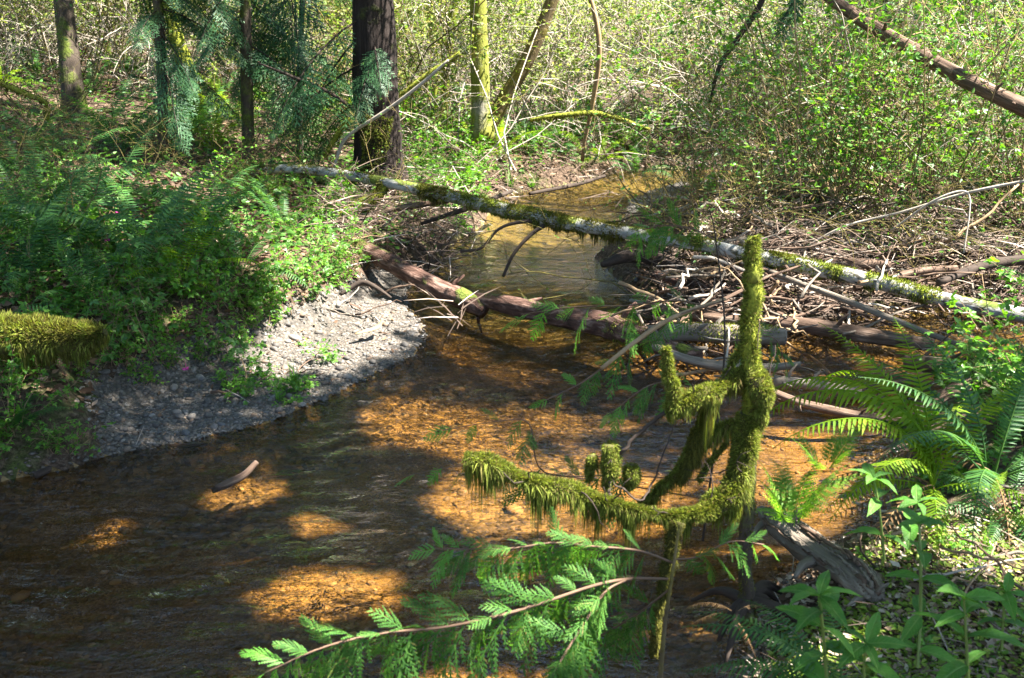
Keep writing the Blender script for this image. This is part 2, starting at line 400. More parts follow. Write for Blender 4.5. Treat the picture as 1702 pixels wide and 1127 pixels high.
def bed_mat():
    b = N('stream_bed'); v = b.coord((1, 1, 1), 'pos')
    vd = b.n('VectorMath'); vd.operation = 'ADD'; b.l(v, vd.inputs[0])
    nz = b.n('TexNoise'); b.l(v, nz.inputs[0]); nz.inputs['Scale'].default_value = 9
    sc = b.n('VectorMath'); sc.operation = 'SCALE'; b.l(nz.outputs['Color'], sc.inputs[0]); sc.inputs['Scale'].default_value = 0.03
    b.l(sc.outputs[0], vd.inputs[1]); vv = vd.outputs[0]
    c1 = b.voro(vv, 42.0, 'F1', 'Color'); d1 = b.voro(vv, 42.0)
    c2 = b.voro(vv, 110.0, 'F1', 'Color'); d2 = b.voro(vv, 110.0)
    s = b.n('SeparateColor'); b.l(c1, s.inputs[0]); s2 = b.n('SeparateColor'); b.l(c2, s2.inputs[0])
    sand = b.ramp(s2.outputs[0], [(0, (0.075, 0.043, 0.013)), (0.5, (0.145, 0.084, 0.024)), (1, (0.25, 0.155, 0.052))])
    cob = b.ramp(s.outputs[0], [(0, (0.02, 0.014, 0.008)), (0.5, (0.075, 0.048, 0.020)), (1, (0.19, 0.125, 0.058))])
    zone = b.ramp(b.noise(v, 1.7, 4, 0.6), [(0.42, 0.0), (0.58, 1.0)])
    col = b.mix(zone, sand, cob)
    col = b.mix(b.ramp(b.noise(v, 4.5, 5, 0.65), [(0.5, 0.0), (0.72, 0.75)]), col, (0.045, 0.03, 0.016))
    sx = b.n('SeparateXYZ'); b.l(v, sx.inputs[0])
    khaki_reflection = b.ramp(b.math('ADD', b.math('MULTIPLY', sx.outputs['Y'], 0.1), b.math('MULTIPLY', b.noise(v, 1.3, 3), 0.12)), [(.66, 0.0), (.74, .9), (1.0, .9), (1.0, .9)])
    col = b.mix(khaki_reflection, col, b.ramp(s2.outputs[0], [(0, (0.06, 0.055, 0.024)), (1, (0.135, 0.12, 0.052))]))  # foliage reflected in the far pool, painted into the bed as khaki
    h = b.mix(zone, b.math('SUBTRACT', 1.0, d2), b.math('SUBTRACT', 1.0, d1))
    return b.done(b.bsdf(col, 0.85, b.bump(h, 0.5, 0.012), 0.2))
def water_mat():
    b = N('water')
    P = b.n('NewGeometry').outputs['Position']
    def rotmap(ang, sc):
        mp = b.n('Mapping'); b.l(P, mp.inputs[0]); mp.inputs['Rotation'].default_value = (0, 0, ang); mp.inputs['Scale'].default_value = sc
        return mp.outputs[0]
    a = b.n('Attribute'); a.attribute_name = 'riffle'; rf = a.outputs['Fac']
    n1 = b.noise(rotmap(R(28), (2.6, 7.0, 1)), 1.0, 4, 0.55, 0.8)
    n2 = b.noise(rotmap(R(-15), (9.0, 20.0, 1)), 1.0, 2, 0.5, 0.9)
    n3 = b.noise(rotmap(R(50), (5.0, 18.0, 1)), 1.0, 4, 0.6, 1.4)
    h = b.math('ADD', b.math('ADD', b.math('MULTIPLY', n1, 0.55), b.math('MULTIPLY', n2, 0.30)), b.math('MULTIPLY', n3, b.math('MULTIPLY', rf, 2.2)))
    h = b.math('MULTIPLY', h, b.math('ADD', .42, b.math('MULTIPLY', rf, .9)))
    nr = b.bump(h, 1.0, 0.11)
    tr = b.n('BsdfTransparent'); tr.inputs[0].default_value = (0.95, 0.82, 0.58, 1)
    gl = b.n('BsdfGlossy'); gl.inputs['Roughness'].default_value = 0.02; b.l(nr, gl.inputs['Normal'])
    fr = b.n('Fresnel'); fr.inputs[0].default_value = 1.43; b.l(nr, fr.inputs['Normal'])
    mx = b.n('MixShader'); b.l(fr.outputs[0], mx.inputs[0]); b.l(tr.outputs[0], mx.inputs[1]); b.l(gl.outputs[0], mx.inputs[2])
    return b.done(mx.outputs[0])
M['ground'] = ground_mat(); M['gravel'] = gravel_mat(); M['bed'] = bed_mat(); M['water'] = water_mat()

# ------------------------------------------------------------------ terrain
def poly_px(rows): return onz(*np.array(rows, float).T)[:, :2]
SHORE = np.vstack([
    [[-16, 2.2], [-9, 3.0]],
    poly_px([(-500, 845), (-200, 822), (0, 800), (95, 782), (200, 752), (330, 728), (450, 697), (545, 660), (620, 622), (690, 590), (712, 558), (692, 524), (672, 498), (690, 470),
             (733, 440), (735, 415), (765, 395), (800, 375), (815, 350), (835, 325), (900, 312), (960, 305), (985, 294), (1040, 285), (1100, 281), (1200, 282), (1400, 282)]),
    [[9.0, 13.6], [16, 14.5], [16, 12.6], [9, 11.9]],
    poly_px([(1400, 300), (1220, 298), (1130, 302), (1080, 316), (1045, 335), (1035, 362), (1025, 395), (985, 428), (1035, 470), (1052, 500), (1075, 528), (1150, 536),
             (1280, 534), (1400, 528), (1480, 503), (1560, 503), (1700, 528)]),
    [[6.5, 6.2], [14, 6.6], [14, 5.2], [6.5, 4.9]],
    poly_px([(1700, 640), (1620, 632), (1560, 648), (1510, 690), (1480, 735), (1462, 790), (1458, 845), (1440, 888), (1380, 905), (1330, 935), (1285, 985), (1255, 1050), (1225, 1140), (1190, 1260)]),
    [[0.30, 1.4], [-0.3, 0.5], [-3, -1.2], [-16, -2.5]]])
BAR = poly_px([(180, 760), (150, 690), (290, 635), (420, 585), (520, 535), (600, 500), (640, 470), (700, 475), (740, 560), (690, 640), (545, 690), (450, 730), (330, 760)])
FARBAR = poly_px([(1030, 345), (1060, 310), (1130, 296), (1260, 300), (1260, 345), (1180, 372), (1060, 375)])
def seg_dist(p, poly):
    d = np.full(len(p), 1e9); inside = np.zeros(len(p), bool)
    for a, b in zip(poly, np.roll(poly, -1, 0)):
        e = b - a; L = max((e * e).sum(), 1e-12)
        t = np.clip(((p - a) @ e) / L, 0, 1)
        d = np.minimum(d, np.hypot(*(p - a - t[:, None] * e).T))
        if a[1] != b[1]:
            c = (a[1] > p[:, 1]) != (b[1] > p[:, 1])
            inside ^= c & (p[:, 0] < e[0] * (p[:, 1] - a[1]) / e[1] + a[0])
    return np.where(inside, -d, d)
def fields(x, y):
    p = np.stack([np.ravel(x), np.ravel(y)], 1).astype(float)
    d = seg_dist(p, SHORE) + 0.10 * fbm(p[:, 0] * 2.3, p[:, 1] * 2.3, 4, 3)
    g = np.minimum(seg_dist(p, BAR), seg_dist(p, FARBAR)) + 0.12 * fbm(p[:, 0] * 3, p[:, 1] * 3, 8, 2)
    gw = np.clip(0.5 - g / 0.30, 0, 1)
    do = np.maximum(d, 0)
    X, Y = p[:, 0], p[:, 1]
    bank = 0.34 * (1 - np.exp(-do / 0.30)) + 0.055 * do + 0.16 * fbm(X * 1.1, Y * 1.1, 1, 4) * np.clip(do / 0.5, 0, 1)
    bank = bank + 0.13 * np.exp(-((X - 2.2) / 1.3) ** 2 - ((Y - 7.0) / .8) ** 2) * np.clip(do / .3, 0, 1)
    bank = bank + 0.10 * np.clip(-X - 1.5, 0, 6) * np.clip(do / 2, 0, 1)
    bank = bank * np.where((X > 1.0) & (Y > 5.4) & (Y < 9), 0.62, 1.0)
    flat = 0.065 * do + 0.02 * fbm(X * 4, Y * 4, 6, 2)
    out = bank * (1 - gw) + flat * gw
    di = np.maximum(-d, 0)
    bed = -0.05 * np.clip(di / 0.1, 0, 1) - 0.17 * (1 - np.exp(-di / 0.55)) + 0.07 * fbm(X * 1.8, Y * 1.8, 2, 3) * np.clip(di / .3, 0, 1)
    h = np.where(d > 0, out + 0.004, np.minimum(bed, -0.004))
    far = np.hypot(X, Y - 8)
    h = np.where(d > 0, h, h) + 0.04 * np.clip(far - 22, 0, 60)
    return h, d, gw
def gz(x, y): return fields(x, y)[0]

def axis(lo, hi, step, far, n):
    core = np.arange(lo, hi + 1e-6, step)
    g = step * (np.geomspace(1, far / step, n)) .cumsum() / n
    g = np.geomspace(step, far, n)
    return np.concatenate([lo - g[::-1], core, hi + g])
gx = axis(-5.2, 5.6, 0.05, 160, 34); gy = axis(1.4, 12.6, 0.05, 180, 34)
GX, GY = np.meshgrid(gx, gy)
H, D, GW = fields(GX, GY)
TV = np.stack([GX.ravel(), GY.ravel(), H], 1)
ny, nx = GX.shape
ii = (np.arange(ny - 1)[:, None] * nx + np.arange(nx - 1)[None]).ravel()
QF = np.stack([ii, ii + 1, ii + nx + 1, ii + nx], 1)
dq, gq = D[QF].mean(1), GW[QF].mean(1)
cls = np.where(dq < 0, 2, np.where(gq > 0.5, 1, 0))
def sub_sheet(name, sel, mat):
    q = QF[sel]; u, inv = np.unique(q, return_inverse=True)
    g = G(); g.add(TV[u], inv.reshape(-1, 4))
    return g.obj(name, mat, kind='structure')
sub_sheet('ground', cls == 0, M['ground'])
sub_sheet('gravel_bar', cls == 1, M['gravel'])
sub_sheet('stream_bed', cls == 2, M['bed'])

# the water: a sheet just over the stream bed, a little under the bank it meets
wx = axis(-5.2, 5.6, 0.05, 14, 10); wy = axis(0.4, 12.6, 0.05, 5, 8)
WX, WY = np.meshgrid(wx, wy); wd = seg_dist(np.stack([WX.ravel(), WY.ravel()], 1), SHORE)
RC = onz(835, 548)[:2]
RIF = [(onz(820, 540), 0.8, 1.0), (onz(960, 600), 1.0, 0.55), (onz(1010, 325), 1.0, 0.55), (onz(60, 960), .9, 1.0), (onz(1560, 560), 0.8, 0.5), (onz(1170, 950), 0.5, 0.7), (onz(640, 1010), .3, .6), (onz(670, 725), .4, .35)]
rif = sum(a * np.exp(-((WX.ravel() - c[0]) ** 2 + (WY.ravel() - c[1]) ** 2) / r ** 2) for c, r, a in RIF)
wv = np.stack([WX.ravel(), WY.ravel(), 0.06 * rif * fbm(WX.ravel() * 5, WY.ravel() * 9, 21, 2)], 1)
my, mx_ = WX.shape
wi = (np.arange(my - 1)[:, None] * mx_ + np.arange(mx_ - 1)[None]).ravel()
wq = np.stack([wi, wi + 1, wi + mx_ + 1, wi + mx_], 1)
wq = wq[wd[wq].min(1) < 0.35]
u, inv = np.unique(wq, return_inverse=True)
g = G(); g.add(wv[u], inv.reshape(-1, 4))
WO = g.obj('water', M['water'], kind='structure')
aa = WO.data.attributes.new('riffle', 'FLOAT', 'POINT'); aa.data.foreach_set('value', rif[u].astype(np.float32))

# ------------------------------------------------------------------ leaf templates (verts, quads, tris), x along the leaf, z its normal
def T_(v, q=(), t=()):
    return (np.array(v, float), np.array(q, int).reshape(-1, 4), np.array(t, int).reshape(-1, 3))
def t_join(*ts):
    v, q, t, n = [], [], [], 0
    for a in ts:
        v.append(a[0]); q.append(a[1] + n); t.append(a[2] + n); n += len(a[0])
    return (np.vstack(v), np.vstack(q), np.vstack(t))
def t_move(t, rot=0.0, s=1.0, at_=(0, 0, 0), pitch=0.0):
    v = t[0] * s
    c, sn = math.cos(pitch), math.sin(pitch)
    v = np.stack([v[:, 0] * c + v[:, 2] * sn, v[:, 1], -v[:, 0] * sn + v[:, 2] * c], 1)
    c, sn = math.cos(rot), math.sin(rot)
    v = np.stack([v[:, 0] * c - v[:, 1] * sn, v[:, 0] * sn + v[:, 1] * c, v[:, 2]], 1)
    return (v + np.array(at_, float), t[1], t[2])
OVATE = T_([(0, 0, 0), (.3, .26, .05), (.3, -.26, .05), (.62, .2, .03), (.62, -.2, .03), (1, 0, -.1), (.3, 0, -.03), (.62, 0, -.05)],
           [(6, 7, 3, 1), (6, 2, 4, 7)], [(0, 6, 1), (0, 2, 6), (7, 5, 3), (7, 4, 5)])
DIAMOND = T_([(0, 0, 0), (.5, .28, .06), (1, 0, 0), (.5, -.28, .06)], [(0, 3, 2, 1)])
BERRY1 = T_([(0, 0, 0), (.22, .27, .04), (.36, .22, .05), (.55, .3, .02), (.72, .16, .0), (1, 0, -.12), (.72, -.16, 0), (.55, -.3, .02), (.36, -.22, .05), (.22, -.27, .04), (.4, 0, -.03)],
            [(0, 10, 2, 1), (0, 9, 8, 10), (10, 5, 4, 3), (10, 7, 6, 5)], [(10, 3, 2), (10, 8, 7)])
TRIF = t_join(t_move(BERRY1, 0, .72, (.30, 0, 0), .15), t_move(BERRY1, 1.15, .58, (.26, .02, 0), .1), t_move(BERRY1, -1.15, .58, (.26, -.02, 0), .1),
              T_([(0, .012, 0), (0, -.012, 0), (.32, -.01, 0), (.32, .01, 0)], [(0, 1, 2, 3)]))
NEEDLE = T_([(0, -.06, 0), (0, .06, 0), (1, 0, 0)], (), [(0, 1, 2)])
def spray_t(n=9, spread=0.72, seed=0, sub=True, fine=5):
    """a flat cedar spray of unit length: alternate side branchlets set with small scale-leaf lobes"""
    r = np.random.default_rng(seed); parts = []
    axis_ = T_([(0, -.012, 0), (0, .012, 0), (.6, .01, -.02), (.6, -.01, -.02), (1, 0, -.09)], [(0, 3, 2, 1)], [(3, 4, 2)])
    parts.append(axis_)
    for i in range(n):
        f = (i + .6) / n
        for sgn in (-1, 1):
            x = f * .94 + (0.02 if sgn > 0 else 0)
            L = (0.44 * (1 - f) ** .7 * min(1, .5 + f * 2.5) + .05) * r.uniform(.8, 1.15)
            a = sgn * (spread + r.uniform(-.1, .1)) * (1 - .25 * f)
            br = [T_([(0, -.012, 0), (0, .012, 0), (L * .7, .011, .008), (L * .7, -.011, .008), (L, 0, -.01)], [(0, 3, 2, 1)], [(3, 4, 2)])]
            if sub:
                m = max(2, int(fine * L / .3 + .5))
                for k in range(m):
                    g = (k + .7) / (m + .3)
                    for s2 in (-1, 1):
                        l2 = (.062 * (1 - g) + .030) * r.uniform(.8, 1.15) * min(1, L / .2)
                        lobe = T_([(0, -.008, 0), (l2 * .55, .011, .004), (l2, 0, 0), (l2 * .5, -.011, .004)], [(0, 3, 2, 1)])
                        br.append(t_move(lobe, s2 * .62, 1, (g * L, 0, .003)))
            parts.append(t_move(t_join(*br), a, 1, (x, 0, -.09 * x * x), r.uniform(-.12, .22)))
    return t_join(*parts)
def curl(t, a, b_):
    v = t[0].copy(); v[:, 2] -= a * v[:, 0] ** 2 + .5 * np.abs(v[:, 1]) ** 1.5; v[:, 1] += b_ * v[:, 0] ** 2; return (v, t[1], t[2])
SPRAY = [curl(spray_t(n_, sp_, i), a_, b_) for i, (n_, sp_, a_, b_) in enumerate([(7, .70, .15, .08), (6, .60, .3, -.15), (8, .72, .1, .15), (9, .62, .4, -.05), (6, .75, .05, .2), (8, .55, .25, -.2)])]
MINI = spray_t(5, .75, 4, True, 2)
COARSE = spray_t(6, .8, 5, False)

def rot_cards(g, tmpl, p, d, size, up=(0, 0, 1.0), jit=0.5):
    n = len(p)
    nr = np.array(up, float) + rng.normal(0, jit, (n, 3))
    g.cards(tmpl, p, d, nr, size)

# ------------------------------------------------------------------ ferns
def frond_mesh(name, L, pairs, width, e0, e1, mat, seed=0, bip=False, twist=0.0, droop=0.35, bare=0.12):
    r = np.random.default_rng(seed)
    n = 22
    s = np.linspace(0, 1, n)
    el = e0 + (e1 - e0) * s ** 0.9
    dx, dz = np.cos(el), np.sin(el)
    x = np.concatenate([[0], np.cumsum((dx[1:] + dx[:-1]) / 2)]) / (n - 1) * L
    z = np.concatenate([[0], np.cumsum((dz[1:] + dz[:-1]) / 2)]) / (n - 1) * L
    y = twist * L * s ** 2
    P = np.stack([x, y, z], 1)
    g = G()
    g.tube(P, np.linspace(.0045, .0012, n) * (L / .8), 4, cap=False)
    T = unit(np.gradient(P, axis=0)); side = unit(np.cross([0, 0, 1.0], T)); up = np.cross(T, side)
    f = np.linspace(bare, .985, pairs)
    idx = f * (n - 1); i0 = np.minimum(idx.astype(int), n - 2); fr = (idx - i0)[:, None]
    def ip(A): return A[i0] * (1 - fr) + A[i0 + 1] * fr
    pp, tt, ss, uu = ip(P), ip(T), ip(side), ip(up)
    if bip: wl = width * np.clip((1 - (f - bare) / (1 - bare)) ** .8 * np.minimum(1, .55 + (f - bare) * 3.2), .06, 1)
    else: wl = width * np.clip(np.minimum(1, .6 + (f - bare) * 2.4) * np.minimum(1, ((1 - f) / .42 + .04) ** .85), .05, 1)
    if bip:
        k = []
        for j in range(6):
            q = (j + .6) / 6
            for sg in (-1, 1):
                k.append(t_move(T_([(0, -.04, 0), (.5, .27, .02), (1, 0, -.05), (.5, -.27, .02)], [(0, 3, 2, 1)]), sg * 1.05, .40 * (1 - q * .75), (q, 0, -.1 * q * q)))
        k.append(T_([(0, -.02, 0), (0, .02, 0), (1, 0, -.1)], (), [(0, 1, 2)]))
        tm = t_join(*k)
    else:
        tm = T_([(0, -.055, 0), (0, .055, 0), (.12, .085, .012), (.12, -.06, .012), (.6, .058, .0), (.6, -.058, .0), (1, .0, -.10), (.6, 0, -.015), (.12, 0, -.008)],
                [(8, 7, 4, 2), (3, 5, 7, 8)], [(0, 3, 8), (0, 8, 1), (1, 8, 2), (7, 6, 4), (5, 6, 7)])
    for sg in (-1, 1):
        d = ss * sg + tt * (.28 + .35 * f[:, None]) - uu * droop * r.uniform(.5, 1.2, (pairs, 1)) + r.normal(0, .06, (pairs, 3))
        g.cards(tm, pp, d, uu * 1.0 + r.normal(0, .12, (pairs, 3)) + ss * sg * .1, wl * r.uniform(.88, 1.08, pairs))
    return g.mesh(name, mat)

FR = {}
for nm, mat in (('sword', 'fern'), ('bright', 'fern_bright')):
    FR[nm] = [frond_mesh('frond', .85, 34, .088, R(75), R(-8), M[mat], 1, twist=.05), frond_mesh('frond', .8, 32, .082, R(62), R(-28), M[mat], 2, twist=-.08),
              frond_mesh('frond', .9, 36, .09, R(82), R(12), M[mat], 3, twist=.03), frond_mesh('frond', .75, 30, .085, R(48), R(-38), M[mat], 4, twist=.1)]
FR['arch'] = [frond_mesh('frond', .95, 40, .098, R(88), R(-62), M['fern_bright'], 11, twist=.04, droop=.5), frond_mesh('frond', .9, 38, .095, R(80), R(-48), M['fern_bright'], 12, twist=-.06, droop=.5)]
FR['young'] = [frond_mesh('frond', .5, 15, .13, R(84), R(40), M['young_fern'], 5, True, .04, .2), frond_mesh('frond', .46, 14, .12, R(70), R(5), M['young_fern'], 6, True, -.06, .25)]
FR['lady'] = [frond_mesh('frond', .6, 17, .15, R(72), R(0), M['fern'], 7, True, .04, .25), frond_mesh('frond', .56, 16, .14, R(60), R(-20), M['fern'], 8, True, -.06, .25)]
FR['dead'] = [frond_mesh('dead_frond', .6, 22, .06, R(20), R(-50), M['dead_fern'], 9, twist=.1, droop=.8), frond_mesh('dead_frond', .55, 20, .06, R(-5), R(-45), M['dead_fern'], 10, twist=-.1, droop=.8)]
def fern(p, kind='sword', n=10, size=1.0, dead=0, label=None, group=None, az=None, lean=0.0):
    f = empty('lady_fern' if kind in ('young', 'lady') else 'sword_fern', p)
    a0 = rng.uniform(0, 6.3)
    for i in range(n):
        a = (a0 + i * 2 * PI / n + rng.uniform(-.3, .3)) if az is None else rng.uniform(*az)
        o = ob('frond', FR[kind][rng.integers(len(FR[kind]))], f, (0.03 * math.cos(a), 0.03 * math.sin(a), 0), (rng.uniform(-.2, .2), rng.uniform(-.15, .25) + lean, a), size * rng.uniform(.75, 1.15))
    for i in range(dead):
        ob('dead_frond', FR['dead'][i % 2], f, (0, 0, .01), (rng.uniform(-.2, .2), 0, rng.uniform(0, 6.3)), size * rng.uniform(.8, 1.1))
    NAMED.append((f, label, 'fern', group))
    return f
NAMED = []                         # things whose labels are written at the end: (object, label or None, category, group)

# ------------------------------------------------------------------ branching shrubs
def stems_to(g, k0=5, spec=None, r=None):
    """spec: dict of the growth; returns leaf points and directions"""
    LP, LD, LA = [], [], []
    def grow(p, d, L, rad, lev):
        n = 6
        P = [np.array(p, float)]; d = np.array(d, float)
        for i in range(n):
            d = unit(d + r.normal(0, spec['wob'], 3) + np.array([0, 0, spec['up'][lev]]))
            P.append(P[-1] + d * L / n)
        P = np.array(P)
        g.tube(P, np.linspace(rad, rad * (.5 if lev < spec['lev'] else .25), n + 1), k0 if lev == 0 else 3, cap=False)
        if lev >= spec['leaf_from']:
            m = max(1, int(L * spec['leaves']))
            f = r.uniform(.1, 1, m) * n; i0 = np.minimum(f.astype(int), n - 1); fr = (f - i0)[:, None]
            LP.append(P[i0] * (1 - fr) + P[i0 + 1] * fr); LD.append(unit(P[i0 + 1] - P[i0])); 
        if lev < spec['lev']:
            m = int(spec['kids'][lev] * r.uniform(.75, 1.25) + .5)
            for k in range(m):
                f = r.uniform(.25, 1) * n; i0 = min(int(f), n - 1); q = P[i0] + (P[i0 + 1] - P[i0]) * (f - i0)
                dd = unit(P[i0 + 1] - P[i0]); o = unit(np.cross(dd, r.normal(0, 1, 3)))
                grow(q, dd * r.uniform(.3, 1.0) + o, L * r.uniform(*spec['klen']), rad * .55, lev + 1)
    for k in range(spec['stems']):
        a = r.uniform(0, 2 * PI); t = r.uniform(*spec['tilt'])
        grow((r.normal(0, spec['base']), r.normal(0, spec['base']), -.03), (math.cos(a) * math.sin(t), math.sin(a) * math.sin(t), math.cos(t)), spec['h'] * r.uniform(.7, 1.15), spec['rad'] * r.uniform(.7, 1.2), 0)
    return np.vstack(LP), np.vstack(LD)
def shrub_proto(name, spec, stem_mat, leaf_m, tmpl, lsize, seed, flat=.5, part='foliage'):
    r = np.random.default_rng(seed); g = G(); lp, ld = stems_to(g, 5, spec, r)
    e = empty(name, (0, 0, -60))
    g.obj('stem', M[stem_mat], e)
    h = G(); n = len(lp)
    d = ld * .4 + r.normal(0, .7, (n, 3)); d[:, 2] = d[:, 2] * .5 + .05
    h.cards(tmpl, lp, d, np.array([0, 0, 1.0]) + r.normal(0, flat, (n, 3)), lsize * r.uniform(.6, 1.2, n))
    o = h.obj(part, M[leaf_m], e, kind='stuff')
    adopt(e)
    PROTO.append(e)
    return e
PROTO = []
S_BERRY = dict(wob=.16, up=(.03, .0), lev=1, kids=(5,), klen=(.35, .6), leaf_from=0, leaves=17, stems=9, tilt=(.1, .9), base=.09, h=.62, rad=.004)
S_BUSH = dict(wob=.10, up=(.02, .0, 0), lev=2, kids=(7, 3), klen=(.3, .5), leaf_from=1, leaves=15, stems=8, tilt=(.02, .55), base=.14, h=1.9, rad=.008)
S_TWIG = dict(wob=.20, up=(.0, -.02, -.02), lev=2, kids=(7, 3), klen=(.3, .55), leaf_from=1, leaves=17, stems=9, tilt=(.05, .75), base=.2, h=2.6, rad=.009)
S_LOW = dict(wob=.15, up=(.02, 0), lev=1, kids=(3,), klen=(.4, .7), leaf_from=0, leaves=26, stems=7, tilt=(.1, 1.1), base=.06, h=.22, rad=.0022)
S_BARE = dict(wob=.22, up=(.0, -.03, -.03), lev=2, kids=(6, 4), klen=(.3, .6), leaf_from=2, leaves=2, stems=7, tilt=(.2, 1.15), base=.12, h=1.3, rad=.006)
BERRY = [shrub_proto('salmonberry_shrub', dict(S_BERRY, h=hh, stems=st), 'tan_twig', 'berry_leaf', TRIF, .072, 20 + i) for i, (hh, st) in enumerate([(.5, 8), (.65, 9), (.8, 10), (.55, 10), (.95, 9)])]
BUSH = [shrub_proto('leafy_shrub', dict(S_BUSH, h=hh), 'brown_stem', 'bush_leaf', OVATE, .048, 30 + i, .6) for i, hh in enumerate([1.5, 1.9, 2.3, 1.7])]
TWIG = [shrub_proto('twiggy_shrub', dict(S_TWIG, h=hh), ('pale_twig', 'brown_stem')[i % 2], 'bud_leaf', OVATE, .05, 40 + i, .9) for i, hh in enumerate([2.2, 2.8, 3.3, 2.5])]
LOWP = [shrub_proto('low_leafy_plant', dict(S_LOW, h=hh), 'green_stem', 'berry_leaf', TRIF, .06, 50 + i) for i, hh in enumerate([.18, .25, .3])]
BIGB = [shrub_proto('broad_salmonberry_shrub', dict(S_BERRY, h=hh, stems=6, leaves=9), 'tan_twig', 'bush_leaf', TRIF, .125, 110 + i) for i, hh in enumerate([.7, .95])]
WAND = [shrub_proto('arching_twig_shrub', dict(S_TWIG, h=hh, stems=8, kids=(6, 3), tilt=(.3, 1.0), leaves=3, up=(-.05, -.04, -.02), wob=.16), 'pale_twig', 'bud_leaf', OVATE, .05, 120 + i) for i, hh in enumerate([2.0, 2.6])]
BARE = [shrub_proto('bare_shrub', dict(S_BARE, h=hh), 'brown_stem', 'bush_leaf', OVATE, .035, 60 + i) for i, hh in enumerate([1.1, 1.5, .8])]
CANE = [shrub_proto('cane_shrub', dict(S_BUSH, h=hh, stems=7, leaves=13, tilt=(.1, .6), wob=.14), 'tan_twig', 'berry_leaf', TRIF, .062, 80 + i) for i, hh in enumerate([1.5, 1.9])]
def place(proto, p, rz=None, s=1.0, label=None, cat='shrub', group=None, tilt=0.0):
    c = tree_copy(proto)
    c.location = p; c.rotation_euler = (rng.uniform(-1, 1) * tilt, rng.uniform(-1, 1) * tilt, rng.uniform(0, 6.3) if rz is None else rz)
    c.scale = (s, s, s * rng.uniform(.9, 1.1))
    NAMED.append((c, label, cat, group))
    return c

# ------------------------------------------------------------------ conifer boughs and crowns
def bough(g, P, rad, size, seed, tmpl, gw, every=.055, droop=.35):
    """a bough along the polyline P: a woody axis in gw and flat sprays to both sides in g"""
    r = np.random.default_rng(seed)
    P = np.asarray(P, float)
    gw.tube(P, np.linspace(rad, rad * .25, len(P)), 5, cap=False)
    L = np.concatenate([[0], np.cumsum(np.linalg.norm(np.diff(P, axis=0), axis=1))]); n = max(4, int(L[-1] / every))
    f = np.linspace(.12, 1, n) * L[-1]
    pos = np.stack([np.interp(f, L, P[:, k]) for k in range(3)], 1)
    T = unit(np.stack([np.interp(f, L, np.gradient(P, axis=0)[:, k]) for k in range(3)], 1))
    side = unit(np.cross(T, [0, 0, 1.0])); sg = np.where(np.arange(n) % 2, 1, -1)[:, None]
    fr = f / L[-1]
    d = side * sg * (1.0 - .5 * fr[:, None]) + T * (.5 + .6 * fr[:, None]) - np.array([0, 0, 1.0]) * droop * r.uniform(.4, 1.6, (n, 1))
    sz = size * (np.sin(PI * np.clip(.18 + .75 * fr, 0, 1)) * .8 + .25) * r.uniform(.75, 1.2, n)
    up = np.array([0, 0, 1.0]) + r.normal(0, .25, (n, 3))
    g.cards(tmpl, pos, d, up, sz)
def bough_line(p, a, L, e0, sag, n=8):
    s = np.linspace(0, 1, n)
    return np.asarray(p, float) + np.stack([np.cos(a) * L * s, np.sin(a) * L * s, L * (e0 * s - sag * s ** 2)], 1)
BOUGH = []
for i in range(4):
    g, gw = G(), G()
    bough(g, bough_line((0, 0, 0), 0, 1.0, .12 - .1 * i, .28 + .05 * i), .009, .30, 70 + i, MINI, gw, .03)
    BOUGH.append((gw.mesh('branch', M['dark_twig']), g.mesh('foliage', M['conifer_leaf'])))
def add_bough(root, p, a, s, tilt=0.0):
    w_, f_ = BOUGH[rng.integers(4)]
    b_ = ob('branch', w_, root, p, (rng.uniform(-.2, .2), tilt, a), s)
    ob('foliage', f_, b_)
    return b_
CON = []
for i in range(3):
    r = np.random.default_rng(90 + i); g, gw = G(), G(); H_ = 13 + 2 * i
    e = empty('conifer_tree', (0, 0, -60))
    gw.tube(np.array([[0, 0, -.3], [.05, 0, H_ * .5], [0, .05, H_]]), [.2, .13, .02], 9)
    for k in range(120):
        z = 1.2 + (H_ - 1.6) * (k + r.uniform(0, 1)) / 120; L = (2.7 * (1 - z / H_) + .35) * r.uniform(.7, 1.15)
        bough(g, bough_line((0, 0, z), r.uniform(0, 6.3), L, r.uniform(-.1, .2), .35, 5), .02, .75, 1000 + i * 200 + k, COARSE, gw, .16, .5)
    gw.obj('trunk', M['conifer_bark'], e); g.obj('crown', M['conifer_leaf'], e)
    adopt(e); PROTO.append(e); CON.append(e)

